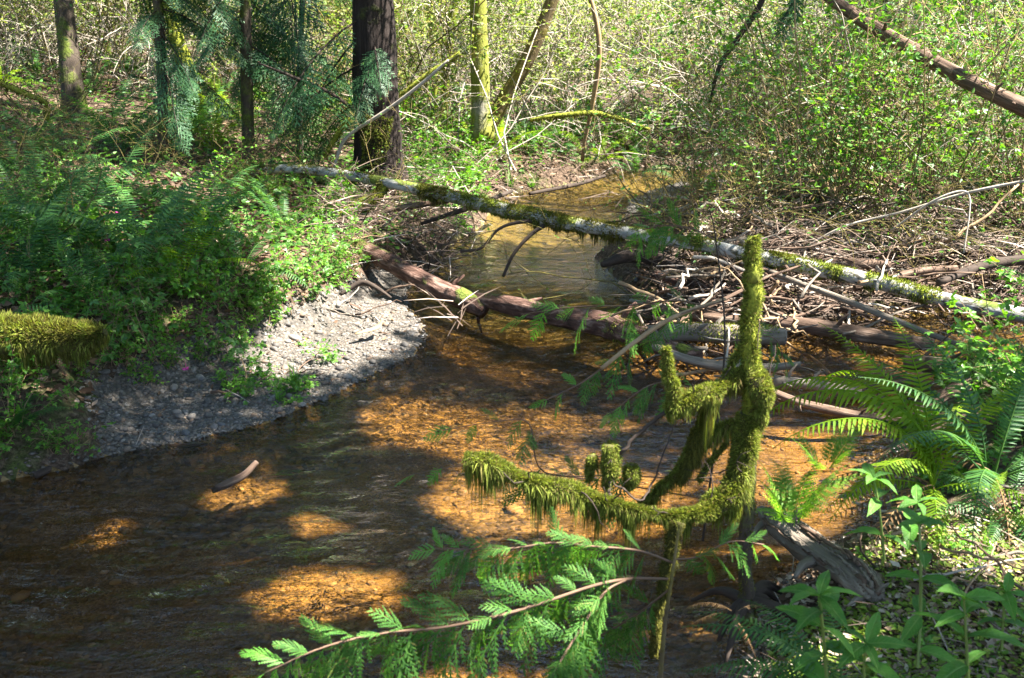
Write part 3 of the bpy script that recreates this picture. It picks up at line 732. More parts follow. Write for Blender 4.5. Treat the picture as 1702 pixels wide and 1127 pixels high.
# ------------------------------------------------------------------ moss fuzz on wood
def fuzz(g, P, rad, n, l_up, l_dn, width=.0022, patch=None, seed=0, hangbias=.5):
    r = np.random.default_rng(seed)
    P = np.asarray(P, float); rad = np.broadcast_to(np.asarray(rad, float), (len(P),))
    L = np.concatenate([[0], np.cumsum(np.linalg.norm(np.diff(P, axis=0), axis=1))])
    s = r.uniform(0, L[-1], n)
    if patch is not None:
        keep = vn(s * patch[0] / 1.0, np.zeros(n), seed) > patch[1]; s = s[keep]; n = len(s)
    ip = lambda A: np.stack([np.interp(s, L, A[:, k]) for k in range(3)], 1)
    T = unit(np.gradient(P, axis=0)); p = ip(P); t = unit(ip(T)); rr = np.interp(s, L, rad)[:, None]
    ref = np.where(np.abs(t[:, 2:3]) > .85, np.array([[1.0, 0, 0]]), np.array([[0, 0, 1.0]]))
    nn = unit(np.cross(np.cross(t, ref), t)); bb = np.cross(t, nn)
    th = r.uniform(0, 2 * PI, (n, 1)); o = np.cos(th) * nn + np.sin(th) * bb
    base = p + o * rr * .92
    hang = np.clip(-o[:, 2:3] * 1.3 + hangbias * .6 + r.normal(0, .25, (n, 1)), 0, 1)
    clump = vn(s * 22, th[:, 0] * 1.2, seed + 5)[:, None]
    lump = vn(s * 13, th[:, 0] * .9 + 3, seed + 8)[:, None]
    ln = l_up * (.35 + 1.3 * lump) * r.uniform(.5, 1.3, (n, 1)) * (1 - hang) + l_dn * hang * (clump ** 2.2) * r.uniform(.3, 1.2, (n, 1))
    d0 = unit(o + r.normal(0, .45, (n, 3))); dn = np.array([0, 0, -1.0])
    mid = base + ln * .45 * unit(d0 * (1 - .6 * hang) + dn * hang * .7)
    tip = mid + ln * .6 * unit(d0 * (1 - hang) + dn * (hang * 1.4 + .1))
    sd = unit(np.cross(d0, r.normal(0, 1, (n, 3)))) * width * (.6 + .8 * r.uniform(0, 1, (n, 1)))
    V = np.stack([base - sd, base + sd, mid + sd * .8, mid - sd * .8, tip], 1).reshape(-1, 3)
    i = np.arange(n)[:, None] * 5
    g.add(V, i + np.array([[0, 1, 2, 3]]), i + np.array([[3, 2, 4]]))

# ------------------------------------------------------------------ fallen logs
def wood(name, rows, mat, label, cat, group=None, k=14, rough=.12, m=8, moss=None, root=None, end=None, seed=None, flat=1.0):
    """rows of (px, py, Y, diameter px); one mesh object, or with moss / cut end an Empty with parts"""
    P, r = pxline(rows, m)
    seed = int(P[0, 0] * 97 + P[0, 1] * 31) % 1000 if seed is None else seed
    g = G(); g.tube(P, r, k, rough, (2.5, 7.0), True, seed, flat)
    if r.max() > .022 and mat in ('rotten_bark', 'brown_wood', 'grey_wood', 'birch_bark'):
        q_ = np.random.default_rng(seed)
        for _ in range(5):           # knots and broken limb stubs
            i_ = q_.integers(2, len(P) - 2); T = unit(P[i_ + 1] - P[i_ - 1]); o_ = unit(np.cross(T, q_.normal(0, 1, 3)) + [0, 0, .4]); l_ = r[i_] * q_.uniform(1.2, 3.5)
            g.tube(np.array([P[i_], P[i_] + o_ * l_ * .6 + T * l_ * .1, P[i_] + o_ * l_ + T * l_ * .4]), [r[i_] * .45, r[i_] * .24, r[i_] * .12], 7, .3, (2, 30), True, seed)
    org = P[0] if root is None else root
    if not moss and not end:
        o = g.obj(name, M[mat], None, org); NAMED.append((o, label, cat, group)); return o, P, r
    e = empty(name, org); NAMED.append((e, label, cat, group))
    g.obj('trunk', M[mat], e, org)
    if moss:
        for q, (i0, i1, dens, lu, ld, patch) in enumerate(moss):
            a, b = int(i0 * (len(P) - 1)), int(i1 * (len(P) - 1)) + 1
            h = G(); ln = np.linalg.norm(np.diff(P[a:b], axis=0), axis=1).sum()
            fuzz(h, P[a:b], r[a:b], int(dens * ln), lu, ld, .0032, patch, seed + q)
            h.obj('moss', M['moss_dark' if q % 2 else 'moss'], e, org, kind='stuff')
    if end:
        for i_ in end:
            T = unit(P[-1] - P[-2]) if i_ else unit(P[0] - P[1]); c = P[-1 if i_ else 0]; rr = r[-1 if i_ else 0]
            h = G(); h.tube(np.array([c + T * .001, c + T * .012]), [rr * .95, rr * .9], k, .06, (2.5, 7), True, seed)
            h.obj('cut_end', M['end_grain'], e, org)
    return e, P, r

birch, BP, BR = wood('fallen_birch', [(372, 306, 9.2, 9), (430, 286, 8.9, 13), (500, 281, 8.6, 15), (620, 299, 8.2, 17), (750, 327, 7.8, 20), (900, 363, 7.3, 23), (1050, 388, 6.9, 22), (1170, 408, 6.65, 22), (1290, 433, 6.5, 24),
              (1450, 467, 6.3, 25), (1560, 496, 6.2, 25), (1720, 528, 6.1, 26)], 'birch_bark', 'long white mossy birch trunk arching right across the stream', 'fallen tree', k=16, rough=.07, m=8,
              moss=[(.33, .47, 9000, .02, .06, (3, .25)), (.34, .56, 9000, .02, .13, (3, .34)), (.62, .92, 7000, .022, .05, (2.6, .45)), (.05, .33, 4200, .014, .04, (3, .45)), (.47, .62, 5000, .02, .05, (4, .55)), (.62, .74, 6000, .02, .09, (4, .35))])
for rows, mat in (([(640, 300, 8.15, 20), (632, 322, 8.1, 17), (600, 345, 8.0, 13), (558, 372, 7.9, 9)], 'mossy_trunk'), ([(890, 366, 7.3, 8), (850, 372, 7.28, 6), (825, 384, 7.25, 5), (800, 412, 7.2, 5), (765, 418, 7.2, 5)], 'dark_twig'),
                  ([(912, 370, 7.25, 9), (885, 388, 7.2, 7), (855, 420, 7.15, 6), (836, 460, 7.1, 5)], 'dark_twig'), ([(845, 352, 7.5, 6), (880, 352, 7.4, 6), (940, 372, 7.3, 5)], 'dark_twig')):
    P, r = pxline(rows, 6); h = G(); h.tube(P, r, 7, .15, (2, 9))
    o = h.obj('side_branch', M[mat], birch, birch.location)
    if mat == 'mossy_trunk':
        f = G(); fuzz(f, P, r, 2600, .02, .07, .0035, None, 3); f.obj('moss', M['moss_dark'], o, birch.location, kind='stuff')
wood('fallen_log', [(505, 370, 7.75, 20), (580, 402, 7.4, 27), (650, 438, 7.1, 30), (720, 475, 6.85, 33), (770, 497, 6.7, 34), (806, 518, 6.6, 24)], 'rotten_bark', 'reddish brown log sloping from the left bank down to the stream', 'log', rough=.2, k=18, m=8)
wood('fallen_log', [(788, 497, 6.72, 20), (850, 508, 6.5, 30), (950, 530, 6.2, 37), (1010, 540, 6.03, 42), (1060, 558, 5.85, 38), (1110, 578, 5.7, 30), (1165, 592, 5.55, 16)], 'rotten_bark', 'reddish brown log lying across the stream above the riffle', 'log', rough=.24, k=18, m=8,
     moss=[(.58, .76, 6500, .02, .07, None), (.55, .8, 2500, .02, .06, (6, .4))])
wood('mossy_log', [(1078, 555, 5.75, 28), (1150, 552, 5.75, 30), (1230, 556, 5.72, 32), (1302, 560, 5.7, 30)], 'grey_wood', 'short sawn log topped with bright yellow moss beside the snag', 'log', rough=.06, k=16,
     moss=[(.3, .98, 4500, .02, .045, None)], end=[1])
wood('fallen_log', [(1072, 506, 6.5, 17), (1130, 520, 6.35, 19), (1200, 530, 6.2, 20), (1330, 540, 6.05, 26), (1430, 556, 5.9, 27), (1552, 574, 5.75, 22)], 'brown_wood', 'brown barkless log lying in the debris beyond the snag', 'log', rough=.12, k=14)
wood('grey_pole', [(1205, 398, 6.9, 6), (1270, 446, 6.5, 9), (1400, 497, 6.1, 11), (1520, 545, 5.75, 11), (1642, 592, 5.4, 9)], 'grey_wood', 'long thin grey pole slanting down over the driftwood', 'pole', k=8, rough=.06)
wood('fallen_log', [(1200, 335, 8.4, 18), (1260, 352, 8.2, 21), (1330, 368, 8.0, 20), (1392, 384, 7.9, 14)], 'grey_wood', 'weathered grey log lying under the leafy shrubs', 'log', rough=.1)
wood('driftwood_log', [(1502, 600, 5.35, 26), (1545, 606, 5.3, 28), (1590, 616, 5.25, 26), (1632, 626, 5.2, 8)], 'brown_wood', 'stubby brown driftwood block with a broken pointed end', 'log', rough=.2)
wood('driftwood_log', [(1286, 634, 5.15, 20), (1350, 640, 5.1, 19), (1430, 656, 5.05, 22)], 'grey_wood', 'grey log half hidden behind the bright fern', 'log', rough=.12)
wood('driftwood_log', [(1280, 650, 5.0, 12), (1340, 672, 4.9, 14), (1420, 690, 4.8, 16), (1500, 700, 4.75, 14)], 'brown_wood', 'thin wet brown log at the pool edge behind the fern', 'log', rough=.12)
rot, RP, RR = wood('rotten_log', [(1262, 845, 3.3, 14), (1285, 862, 3.24, 40), (1310, 880, 3.16, 54), (1360, 918, 3.0, 60), (1410, 950, 2.86, 60), (1440, 978, 2.75, 50), (1456, 996, 2.68, 26)], 'grey_wood', 'crumbling grey rotten log pointing into the water at the near bank', 'log', rough=.45, k=26, m=10, flat=.75, moss=[(.6, 1, 900, .01, .02, (6, .5))])
rr_ = np.random.default_rng(77); hg, hb_ = G(), G()
for i in range(46):
    i0 = rr_.integers(2, len(RP) - 12); L_ = rr_.integers(6, 22); seg = RP[i0:i0 + L_]; th = rr_.uniform(-.4, PI + .4); rr2 = RR[i0:i0 + L_] * rr_.uniform(.88, 1.10)
    T = unit(np.gradient(seg, axis=0)); sd = unit(np.cross(T, [0, 0, 1.0])); up = np.cross(sd, T)
    Q = seg + rr2[:, None] * (np.cos(th) * sd + np.sin(th) * .8 * up) + rr_.normal(0, .0025, seg.shape)
    (hg if i % 3 else hb_).tube(Q, np.linspace(.004, .010, len(Q))[::rr_.choice([1, -1])] * rr_.uniform(.5, 1.3), 5, .3, (2, 20), True, i, .6)
hg.obj('splinter', M['grey_wood'], rot, rot.location, kind='stuff'); hb_.obj('splinter', M['brown_wood'], rot, rot.location, kind='stuff')
wood('mossy_log', [(-120, 556, 4.45, 70), (-20, 560, 4.4, 66), (80, 562, 4.4, 60), (145, 562, 4.4, 46), (166, 556, 4.4, 26), (176, 552, 4.4, 12)], 'moss_body', 'thick log wrapped in green moss on the left bank', 'log', rough=.1, k=18,
     moss=[(.0, .95, 18000, .03, .11, None), (.0, .95, 24000, .028, .09, None)])
wood('fallen_log', [(1380, 395, 8.0, 30), (1500, 402, 7.8, 42), (1620, 412, 7.6, 48), (1760, 418, 7.5, 52)], 'grey_wood', 'thick dark grey log low behind the right debris', 'log', rough=.12, k=16)
wood('leaning_tree', [(1350, -25, 8.5, 17), (1440, 38, 8.1, 22), (1560, 108, 7.6, 26), (1640, 150, 7.2, 28), (1780, 215, 6.8, 30)], 'brown_wood', 'dead trunk leaning high across the upper right brush', 'fallen tree', rough=.12, k=12)
wood('dead_branch', [(1340, 262, 8.4, 7), (1375, 310, 8.0, 10), (1410, 350, 7.75, 10), (1452, 376, 7.6, 8)], 'tan_twig', 'curved tan branch leaning in the leafy shrubs', 'branch', k=8, rough=.08)
wood('dead_branch', [(1310, 428, 6.9, 3), (1400, 378, 6.8, 4), (1500, 352, 6.7, 4), (1610, 320, 6.5, 5), (1730, 296, 6.3, 5)], 'pale_twig', 'pale bare forked branch reaching in over the debris', 'branch', k=7, rough=.06)
wood('dead_branch', [(1480, 384, 6.7, 3), (1550, 335, 6.5, 4), (1600, 318, 6.45, 4), (1612, 340, 6.4, 3), (1602, 420, 6.3, 3)], 'pale_twig', 'thin pale branch hooked over above the debris', 'branch', k=6, rough=.06)
wood('dead_branch', [(1000, 612, 3.1, 7), (1060, 565, 3.2, 8), (1120, 527, 3.3, 8), (1205, 497, 3.4, 6)], 'tan_twig', 'bare tan stick slanting up towards the mossy snag', 'stick', k=7, rough=.06)
wood('sunken_branch', [(352, 816, 4.02, 10), (378, 804, 4.05, 14), (405, 790, 4.1, 12), (427, 768, 4.16, 9)], 'brown_wood', 'short crooked branch poking from the dark water', 'stick', k=9, rough=.15)
wood('sunken_branch', [(60, 790, 4.12, 12), (160, 748, 4.45, 16), (270, 744, 4.48, 12), (345, 738, 4.5, 5)], 'dark_twig', 'dark wet branch along the left water edge', 'stick', k=9, rough=.12)
wood('dead_branch', [(700, 372, 7.9, 6), (780, 345, 7.9, 9), (850, 318, 9.8, 6)], 'dark_twig', 'dark stick low beside the far water', 'stick', k=7, rough=.1)
wood('dead_branch', [(880, 322, 10.1, 6), (960, 306, 10.6, 7), (1005, 292, 11.0, 5)], 'dark_twig', 'dark wet branch at the far water edge', 'stick', k=7, rough=.1)
wood('dead_branch', [(590, 555, 5.9, 5), (625, 545, 6.0, 12), (636, 530, 6.05, 3)], 'tan_twig', 'broken slab of bark on the gravel bar', 'bark', k=8, rough=.2, flat=.4)
wood('dead_branch', [(565, 490, 6.45, 6), (600, 470, 6.5, 10), (625, 478, 6.45, 8), (650, 495, 6.4, 4)], 'dark_twig', 'twisted dark root above the gravel bar', 'root', k=8, rough=.2)
wood('dead_branch', [(545, 378, 7.8, 12), (575, 350, 8.0, 13), (620, 322, 8.2, 14), (640, 305, 8.3, 12)], 'mossy_trunk', 'mossy dark branch propped under the birch trunk', 'branch', k=8, rough=.12)
wood('dead_branch', [(640, 350, 8.0, 10), (700, 340, 8.0, 10), (745, 335, 8.1, 8)], 'brown_wood', 'brown branch lying behind the birch trunk', 'branch', k=8, rough=.12)

for rows_, mat_, lab_ in (
    ([(1170, 418, 7.2, 14), (1290, 425, 7.0, 20), (1400, 436, 6.85, 20), (1480, 440, 6.8, 12)], 'brown_wood', 'brown log just behind the right half of the birch'),
    ([(1085, 455, 6.9, 12), (1160, 476, 6.75, 18), (1260, 482, 6.65, 18), (1350, 500, 6.5, 10)], 'rotten_bark', 'dark reddish log under the driftwood left of the snag'),
    ([(1240, 512, 6.5, 12), (1330, 500, 6.5, 15), (1440, 520, 6.35, 12)], 'brown_wood', 'brown branch thick as an arm in front of the birch'),
    ([(1230, 375, 7.8, 10), (1340, 400, 7.5, 14), (1440, 408, 7.4, 14), (1530, 398, 7.4, 9)], 'grey_wood', 'grey bare log at the back of the driftwood pile'),
    ([(1420, 480, 6.4, 10), (1520, 452, 6.6, 12), (1590, 446, 6.7, 10)], 'brown_wood', 'brown broken branch resting behind the right end of the birch'),
    ([(1000, 440, 6.9, 10), (1050, 425, 7.0, 22), (1100, 432, 7.0, 24), (1150, 450, 6.9, 12)], 'dark_twig', 'black rootwad at the edge of the far pool'),
    ([(1560, 470, 6.3, 12), (1640, 440, 6.5, 16), (1730, 430, 6.6, 18)], 'dark_twig', 'dark log lying at the right edge above the birch'),
    ([(1085, 575, 5.6, 12), (1160, 602, 5.4, 16), (1250, 612, 5.3, 16), (1330, 606, 5.3, 10)], 'grey_wood', 'pale stripped log right behind the snag burl')):
    wood('driftwood_log', rows_, mat_, lab_, 'log', rough=.22, k=12)

# ------------------------------------------------------------------ the mossy snag in front
snag_base = at(1240, 1012, 2.80)
snag = empty('mossy_snag', snag_base, 'dead stump trunk draped in hanging green moss at the water edge', 'snag')
def snag_part(name, rows, mat, n=0, lu=.012, ld=.08, k=14, rough=.12, m=8, parent=None, hb=.3, w_=.0016, dark=False, seed=1):
    P, r = pxline(rows, m); r = r * (.70 if mat == 'moss_body' else .8); q_ = np.random.default_rng(seed + 1); P = P + np.stack([fbm(np.arange(len(P)) * .33, np.full(len(P), seed + 9.0 * a), a, 2) for a in range(3)], 1) * .022 * np.minimum(1, np.minimum(np.arange(len(P)), np.arange(len(P))[::-1]) / 4.0)[:, None]; g = G(); g.tube(P, r, k, max(rough, .2), (2.5, 22.0), True, seed)
    o = g.obj(name, M[mat], parent or snag, snag_base)
    if n:
        h = G(); ln = np.linalg.norm(np.diff(P, axis=0), axis=1).sum()
        fuzz(h, P, r, int(n * ln), lu, ld, w_, None, seed + 4, hb)
        h.obj('moss', M['moss_dark' if dark else 'moss'], o, snag_base, kind='stuff')
    return o
# main trunk: dark below, mossy and thin above, with the burl between
snag_part('trunk', [(1243, 1030, 2.80, 40), (1240, 990, 2.80, 32), (1236, 930, 2.80, 27), (1240, 860, 2.81, 30), (1244, 800, 2.82, 34), (1246, 740, 2.82, 36), (1250, 690, 2.82, 40)], 'conifer_bark', 3000, .008, .03, dark=True, hb=.1)
snag_part('trunk', [(1254, 690, 2.80, 44), (1256, 640, 2.8, 46), (1248, 600, 2.8, 34), (1246, 560, 2.8, 32), (1249, 500, 2.8, 35), (1251, 450, 2.8, 32), (1252, 420, 2.8, 26), (1254, 392, 2.8, 16)], 'mossy_trunk', 17000, .012, .03, hb=.12, seed=11, rough=.3)
snag_part('burl', [(1254, 618, 2.78, 34), (1258, 640, 2.77, 56), (1264, 660, 2.77, 52), (1262, 690, 2.78, 34), (1258, 715, 2.79, 12)], 'moss_body', 52000, .012, .05, hb=.5, seed=21)
# thick arching limb and its long left arm
snag_part('limb', [(1243, 688, 2.79, 42), (1241, 740, 2.77, 44), (1232, 785, 2.75, 46), (1212, 822, 2.73, 48), (1180, 846, 2.71, 46), (1150, 858, 2.69, 26)], 'moss_body', 62000, .015, .13, hb=.14, seed=31, k=18)
snag_part('limb', [(1165, 852, 2.70, 22), (1110, 858, 2.68, 17), (1050, 846, 2.66, 15), (1000, 832, 2.64, 20), (955, 816, 2.63, 34), (925, 808, 2.62, 32), (880, 800, 2.61, 26), (830, 778, 2.60, 28), (795, 764, 2.59, 28), (772, 760, 2.59, 16)], 'moss_body', 36000, .013, .19, hb=.16, seed=41)
snag_part('limb', [(1240, 618, 2.80, 20), (1210, 640, 2.78, 22), (1175, 655, 2.76, 40), (1140, 668, 2.75, 38), (1108, 684, 2.74, 22)], 'moss_body', 46000, .013, .16, hb=.3, seed=51)
snag_part('limb', [(1105, 686, 2.74, 9), (1070, 712, 2.73, 8), (1042, 738, 2.72, 8), (1022, 762, 2.72, 7)], 'dark_twig', 0)
snag_part('limb', [(1124, 672, 2.74, 34), (1118, 640, 2.74, 26), (1110, 606, 2.74, 17), (1104, 577, 2.74, 8)], 'moss_body', 40000, .010, .04, hb=.1, seed=61)
snag_part('limb', [(1248, 556, 2.80, 8), (1225, 595, 2.82, 9), (1205, 630, 2.83, 12), (1190, 655, 2.84, 14)], 'moss_body', 9000, .010, .05, seed=71)
snag_part('limb', [(1222, 702, 2.80, 11), (1185, 718, 2.82, 10), (1150, 748, 2.83, 22), (1125, 785, 2.84, 14), (1090, 815, 2.84, 8), (1062, 838, 2.84, 5)], 'moss_body', 22000, .010, .11, hb=.5, seed=81)
snag_part('limb', [(1168, 690, 2.8, 14), (1160, 720, 2.8, 20), (1148, 760, 2.81, 22), (1130, 800, 2.82, 8)], 'moss_body', 22000, .010, .09, hb=.6, seed=85, dark=True)
snag_part('limb', [(1210, 735, 2.8, 8), (1185, 765, 2.8, 9), (1160, 800, 2.8, 7)], 'moss_body', 9000, .010, .05, seed=87)
snag_part('tuft', [(1012, 740, 2.72, 26), (1014, 762, 2.72, 36), (1012, 785, 2.72, 28), (1008, 812, 2.72, 8)], 'moss_body', 60000, .012, .06, hb=.7, seed=91)
snag_part('tuft', [(984, 757, 2.72, 18), (982, 772, 2.72, 20), (980, 795, 2.72, 6)], 'moss_body', 50000, .010, .06, hb=.8, seed=95)
snag_part('tuft', [(1050, 772, 2.74, 14), (1050, 792, 2.74, 34), (1046, 812, 2.74, 12)], 'moss_body', 60000, .010, .05, hb=.7, seed=97)
snag_part('limb', [(1014, 800, 2.7, 7), (1012, 822, 2.69, 8), (1005, 838, 2.66, 8)], 'dark_twig', 0)
snag_part('limb', [(1010, 790, 2.70, 3), (1030, 810, 2.70, 4), (1060, 830, 2.70, 4), (1085, 800, 2.75, 4), (1110, 740, 2.78, 3), (1125, 690, 2.78, 3)], 'dark_twig', 0)
snag_part('limb', [(1130, 868, 2.66, 26), (1118, 905, 2.65, 26), (1108, 950, 2.65, 28), (1100, 990, 2.66, 24), (1090, 1040, 2.67, 20), (1086, 1090, 2.68, 16)], 'moss_body', 16000, .008, .05, seed=99, dark=True)
qr = np.random.default_rng(12)
for (a0, b0, Y0) in ((1240, 740, 2.78), (1235, 780, 2.75), (1180, 845, 2.71), (1120, 856, 2.68), (1060, 848, 2.66), (1010, 832, 2.64), (960, 815, 2.63), (1140, 668, 2.75), (1180, 652, 2.77), (1150, 748, 2.83), (1250, 520, 2.8), (1250, 470, 2.8), (1254, 650, 2.78), (1014, 765, 2.72), (880, 798, 2.61), (1200, 835, 2.72)):
    p0 = at(a0, b0, Y0)
    for _ in range(2):
        d0 = unit(qr.normal(0, 1, 3) * [1, .8, .7]); L_ = qr.uniform(.06, .2); Pt = [p0]
        for k_ in range(5): d0 = unit(d0 + qr.normal(0, .3, 3)); Pt.append(Pt[-1] + d0 * L_ / 5)
        h = G(); h.tube(np.array(Pt), np.linspace(.0028, .0009, 6), 5, .1)
        if qr.uniform() < .6: h.tube(np.array([Pt[3], Pt[3] + unit(d0 + qr.normal(0, .6, 3)) * L_ * .35]), [.0014, .0007], 4)
        h.obj('twig', M['dark_twig'], snag, snag_base)
# roots at the foot of the snag
for i in range(9):
    a = rng.uniform(0, 6.3); l = rng.uniform(.12, .3)
    b0 = np.array(snag_base) + [0, 0, .03]
    P = np.array([b0, b0 + [math.cos(a) * l * .5, math.sin(a) * l * .5, -.01], b0 + [math.cos(a) * l, math.sin(a) * l, -.10]])
    g = G(); g.tube(spline(P, 4), np.linspace(.022, .006, 9), 7, .2); g.obj('root', M['dark_twig'], snag, snag_base)

# ------------------------------------------------------------------ cedar saplings hanging over the water in front
def sapling(label, stem_rows, branches, group='young cedars over the near water'):
    P, r = pxline(stem_rows, 6)
    root = empty('cedar_sapling', P[0]); NAMED.append((root, label, 'cedar sapling', group))
    g = G(); g.tube(P, r * .55, 7, .12); g.obj('trunk', M['brown_stem' if 'long fanned' in label else 'dark_twig'], root, P[0])
    for rows, ssize, nsp, tipn, droop in branches:
        nsp = int(nsp * (2.6 if 'long fanned' in label else 1.3)); rows = [(q[0], q[1], q[2], q[3] * .62) for q in rows]
        BPt, br = pxline(rows, 6)
        g = G(); g.tube(BPt, br, 6, .08); b = g.obj('branch', M['red_twig'], root, P[0])
        L = np.concatenate([[0], np.cumsum(np.linalg.norm(np.diff(BPt, axis=0), axis=1))])
        T = unit(np.gradient(BPt, axis=0))
        for i in range(nsp):
            f = (.12 + .88 * (i + .5) / nsp) * L[-1]
            p = np.array([np.interp(f, L, BPt[:, k]) for k in range(3)]); t = np.array([np.interp(f, L, T[:, k]) for k in range(3)])
            up_ = (i % 3 == 1)
            side = np.array([0, 1.0, 0]) * rng.uniform(-.5, .5)
            d = unit(t * rng.uniform(.35, .8) + np.array([0, 0, .45 if up_ else -droop]) + side)
            if i == nsp - 1: d = unit(t + np.array([0, 0, -.1]))
            toC = unit(CAM - p); nr = unit(toC * .6 + np.array([0, 0, .7]) + rng.normal(0, .5, 3))
            Y_ = unit(np.cross(nr, d)); Z_ = np.cross(d, Y_)
            from mathutils import Matrix
            me = SPM[('tip' if i >= nsp - tipn else 'old', int(rng.integers(6)))]
            o = bpy.data.objects.new('spray', me); COL.objects.link(o); o.parent = b
            s = ssize * 1.08 * rng.uniform(.6, 1.25) * (.65 if up_ else 1) * (.75 + .4 * math.sin(PI * min(1, f / L[-1] * .9 + .1)))
            Mx = Matrix(((d[0], Y_[0], Z_[0]), (d[1], Y_[1], Z_[1]), (d[2], Y_[2], Z_[2]))).to_4x4()
            o.matrix_basis = Matrix.Translation(p - P[0]) @ Mx @ Matrix.Scale(s, 4)
    return root
SPM = {}
for kk, mm in (('old', 'cedar_leaf'), ('tip', 'cedar_tip')):
    for i in range(6):
        g = G(); g.add(*SPRAY[i]); SPM[(kk, i)] = g.mesh('spray', M[mm])
sapling('cedar sapling with long fanned sprays drooping across the foot of the photo', [(1096, 1150, 2.45, 16), (1105, 1040, 2.45, 13), (1118, 950, 2.45, 10), (1128, 880, 2.46, 7)],
        [([(1110, 962, 2.45, 8), (1050, 962, 2.41, 9), (985, 974, 2.36, 9), (860, 1015, 2.28, 9), (740, 1042, 2.2, 8), (640, 1052, 2.14, 7), (540, 1075, 2.08, 6), (440, 1118, 2.03, 4)], .155, 19, 4, .8),
         ([(1118, 935, 2.46, 7), (1060, 915, 2.44, 7), (985, 908, 2.42, 6), (920, 902, 2.40, 5), (840, 912, 2.38, 5), (722, 912, 2.36, 3)], .12, 15, 5, .85),
         ([(1040, 964, 2.40, 6), (1005, 985, 2.34, 7), (965, 1045, 2.24, 7), (925, 1110, 2.14, 6), (900, 1160, 2.1, 4)], .15, 12, 2, .8),
         ([(1120, 930, 2.46, 6), (1160, 925, 2.5, 5), (1215, 900, 2.52, 4), (1270, 905, 2.54, 3)], .10, 4, 2, .6),
         ([(1112, 980, 2.46, 6), (1060, 1020, 2.5, 6), (1010, 1050, 2.6, 5), (960, 1075, 2.65, 4)], .13, 9, 1, .9)])
sapling('thin cedar sapling with sparse sprays between the snag and the stream', [(1168, 900, 3.0, 8), (1190, 720, 3.15, 7), (1205, 560, 3.3, 6), (1190, 400, 3.4, 5), (1180, 350, 3.4, 3)],
        [([(1203, 500, 3.35, 5), (1120, 527, 3.3, 5), (1050, 572, 3.22, 5), (1000, 612, 3.15, 5), (960, 640, 3.1, 4), (900, 668, 3.08, 3)], .12, 10, 3, .8),
         ([(1200, 520, 3.3, 5), (1130, 500, 3.6, 5), (1040, 508, 3.9, 4), (960, 510, 4.1, 4), (870, 522, 4.3, 3)], .19, 10, 3, .8),
         ([(1190, 400, 3.4, 4), (1150, 380, 3.5, 4), (1100, 375, 3.6, 3), (1060, 385, 3.7, 2)], .14, 10, 4, .35),
         ([(1196, 660, 3.2, 4), (1130, 640, 3.15, 4), (1080, 640, 3.1, 3), (1010, 690, 3.05, 3)], .13, 9, 4, .6),
         ([(1180, 800, 3.05, 4), (1040, 790, 3.0, 4), (905, 785, 2.95, 4), (880, 705, 2.9, 4), (830, 700, 2.9, 3), (735, 715, 2.88, 2)], .12, 10, 2, .6),
         ([(1176, 830, 3.05, 4), (1000, 800, 3.0, 4), (850, 782, 2.95, 4), (760, 775, 2.9, 3), (670, 792, 2.88, 2)], .12, 9, 2, .6),
         ([(1204, 570, 3.3, 4), (1250, 560, 3.5, 4), (1290, 565, 3.6, 3), (1310, 620, 3.6, 2)], .13, 7, 1, .6)])

# ------------------------------------------------------------------ trees in view
def trunk_tree(name, rows, mat, label, cat='tree', k=12, rough=.08, flare=None, moss=None, group=None, top=None, m=6):
    """rows from the base up; top = metres of straight trunk added beyond the last row"""
    P, r = pxline(rows, m)
    P[0, 2] -= .12
    if top:
        d = unit(P[-1] - P[-3]); n = 8
        ext = P[-1] + d * (np.arange(1, n + 1) / n * top)[:, None]
        P = np.vstack([P, ext]); r = np.concatenate([r, r[-1] * np.linspace(.97, .35, n)])
    e = empty(name, P[0]); NAMED.append((e, label, cat, group))
    g = G(); g.tube(P, r, k, rough, (2.5, 2.0), True, int(rows[0][0]) % 97)
    g.obj('trunk', M[mat], e, P[0])
    if moss:
        h = G(); L = np.linalg.norm(np.diff(P, axis=0), axis=1).sum()
        fuzz(h, P[:moss[3]] if moss[3] else P, r[:moss[3]] if moss[3] else r, int(moss[0] * L), moss[1], moss[2], .006, (1.6, .35), 5)
        h.obj('moss', M['moss'], e, P[0], kind='stuff')
    return e, P, r

cedar, CPt, CRd = trunk_tree('cedar_tree', [(630, 292, 9.4, 98), (629, 270, 9.4, 84), (628, 235, 9.4, 77), (627, 180, 9.4, 74), (624, 100, 9.4, 72), (620, 0, 9.4, 66), (617, -120, 9.4, 62)], 'cedar_bark',
                            'big dark red cedar trunk at the stream bank', k=22, rough=.13, top=9)
for a_, l_ in ((-2.4, .35), (-.6, .4), (-1.6, .3)):
    pass
h = G(); Pm = at(np.linspace(622, 628, 9), np.linspace(290, 190, 9), np.full(9, 9.28)); fuzz(h, Pm, np.full(9, .14), 5200, .025, .05, .005, None, 9)
h.obj('moss', M['moss'], cedar, CPt[0], kind='stuff')
for i in range(24):
    z = rng.uniform(3.0, 9.0); a = rng.uniform(0, 6.3)
    add_bough(cedar, (math.cos(a) * .15, math.sin(a) * .15, z), a, rng.uniform(1.3, 2.3), .35)
for z, a, s in ((1.35, 2.6, 1.3), (1.1, 3.4, 1.0), (1.5, 3.9, 1.2), (1.1, 4.6, .6), (.8, 2.9, .8), (1.3, 4.9, .6)):
    add_bough(cedar, (math.cos(a) * .18, math.sin(a) * .18, z), a, s, .45)
sap1, P1, r1 = trunk_tree('hemlock_sapling', [(277, 318, 9.0, 19), (272, 230, 9.0, 18), (268, 100, 9.0, 17), (262, 0, 9.0, 16)], 'conifer_bark', 'slim dark conifer with drooping boughs, left of the big cedar pair', k=9, top=3.2)
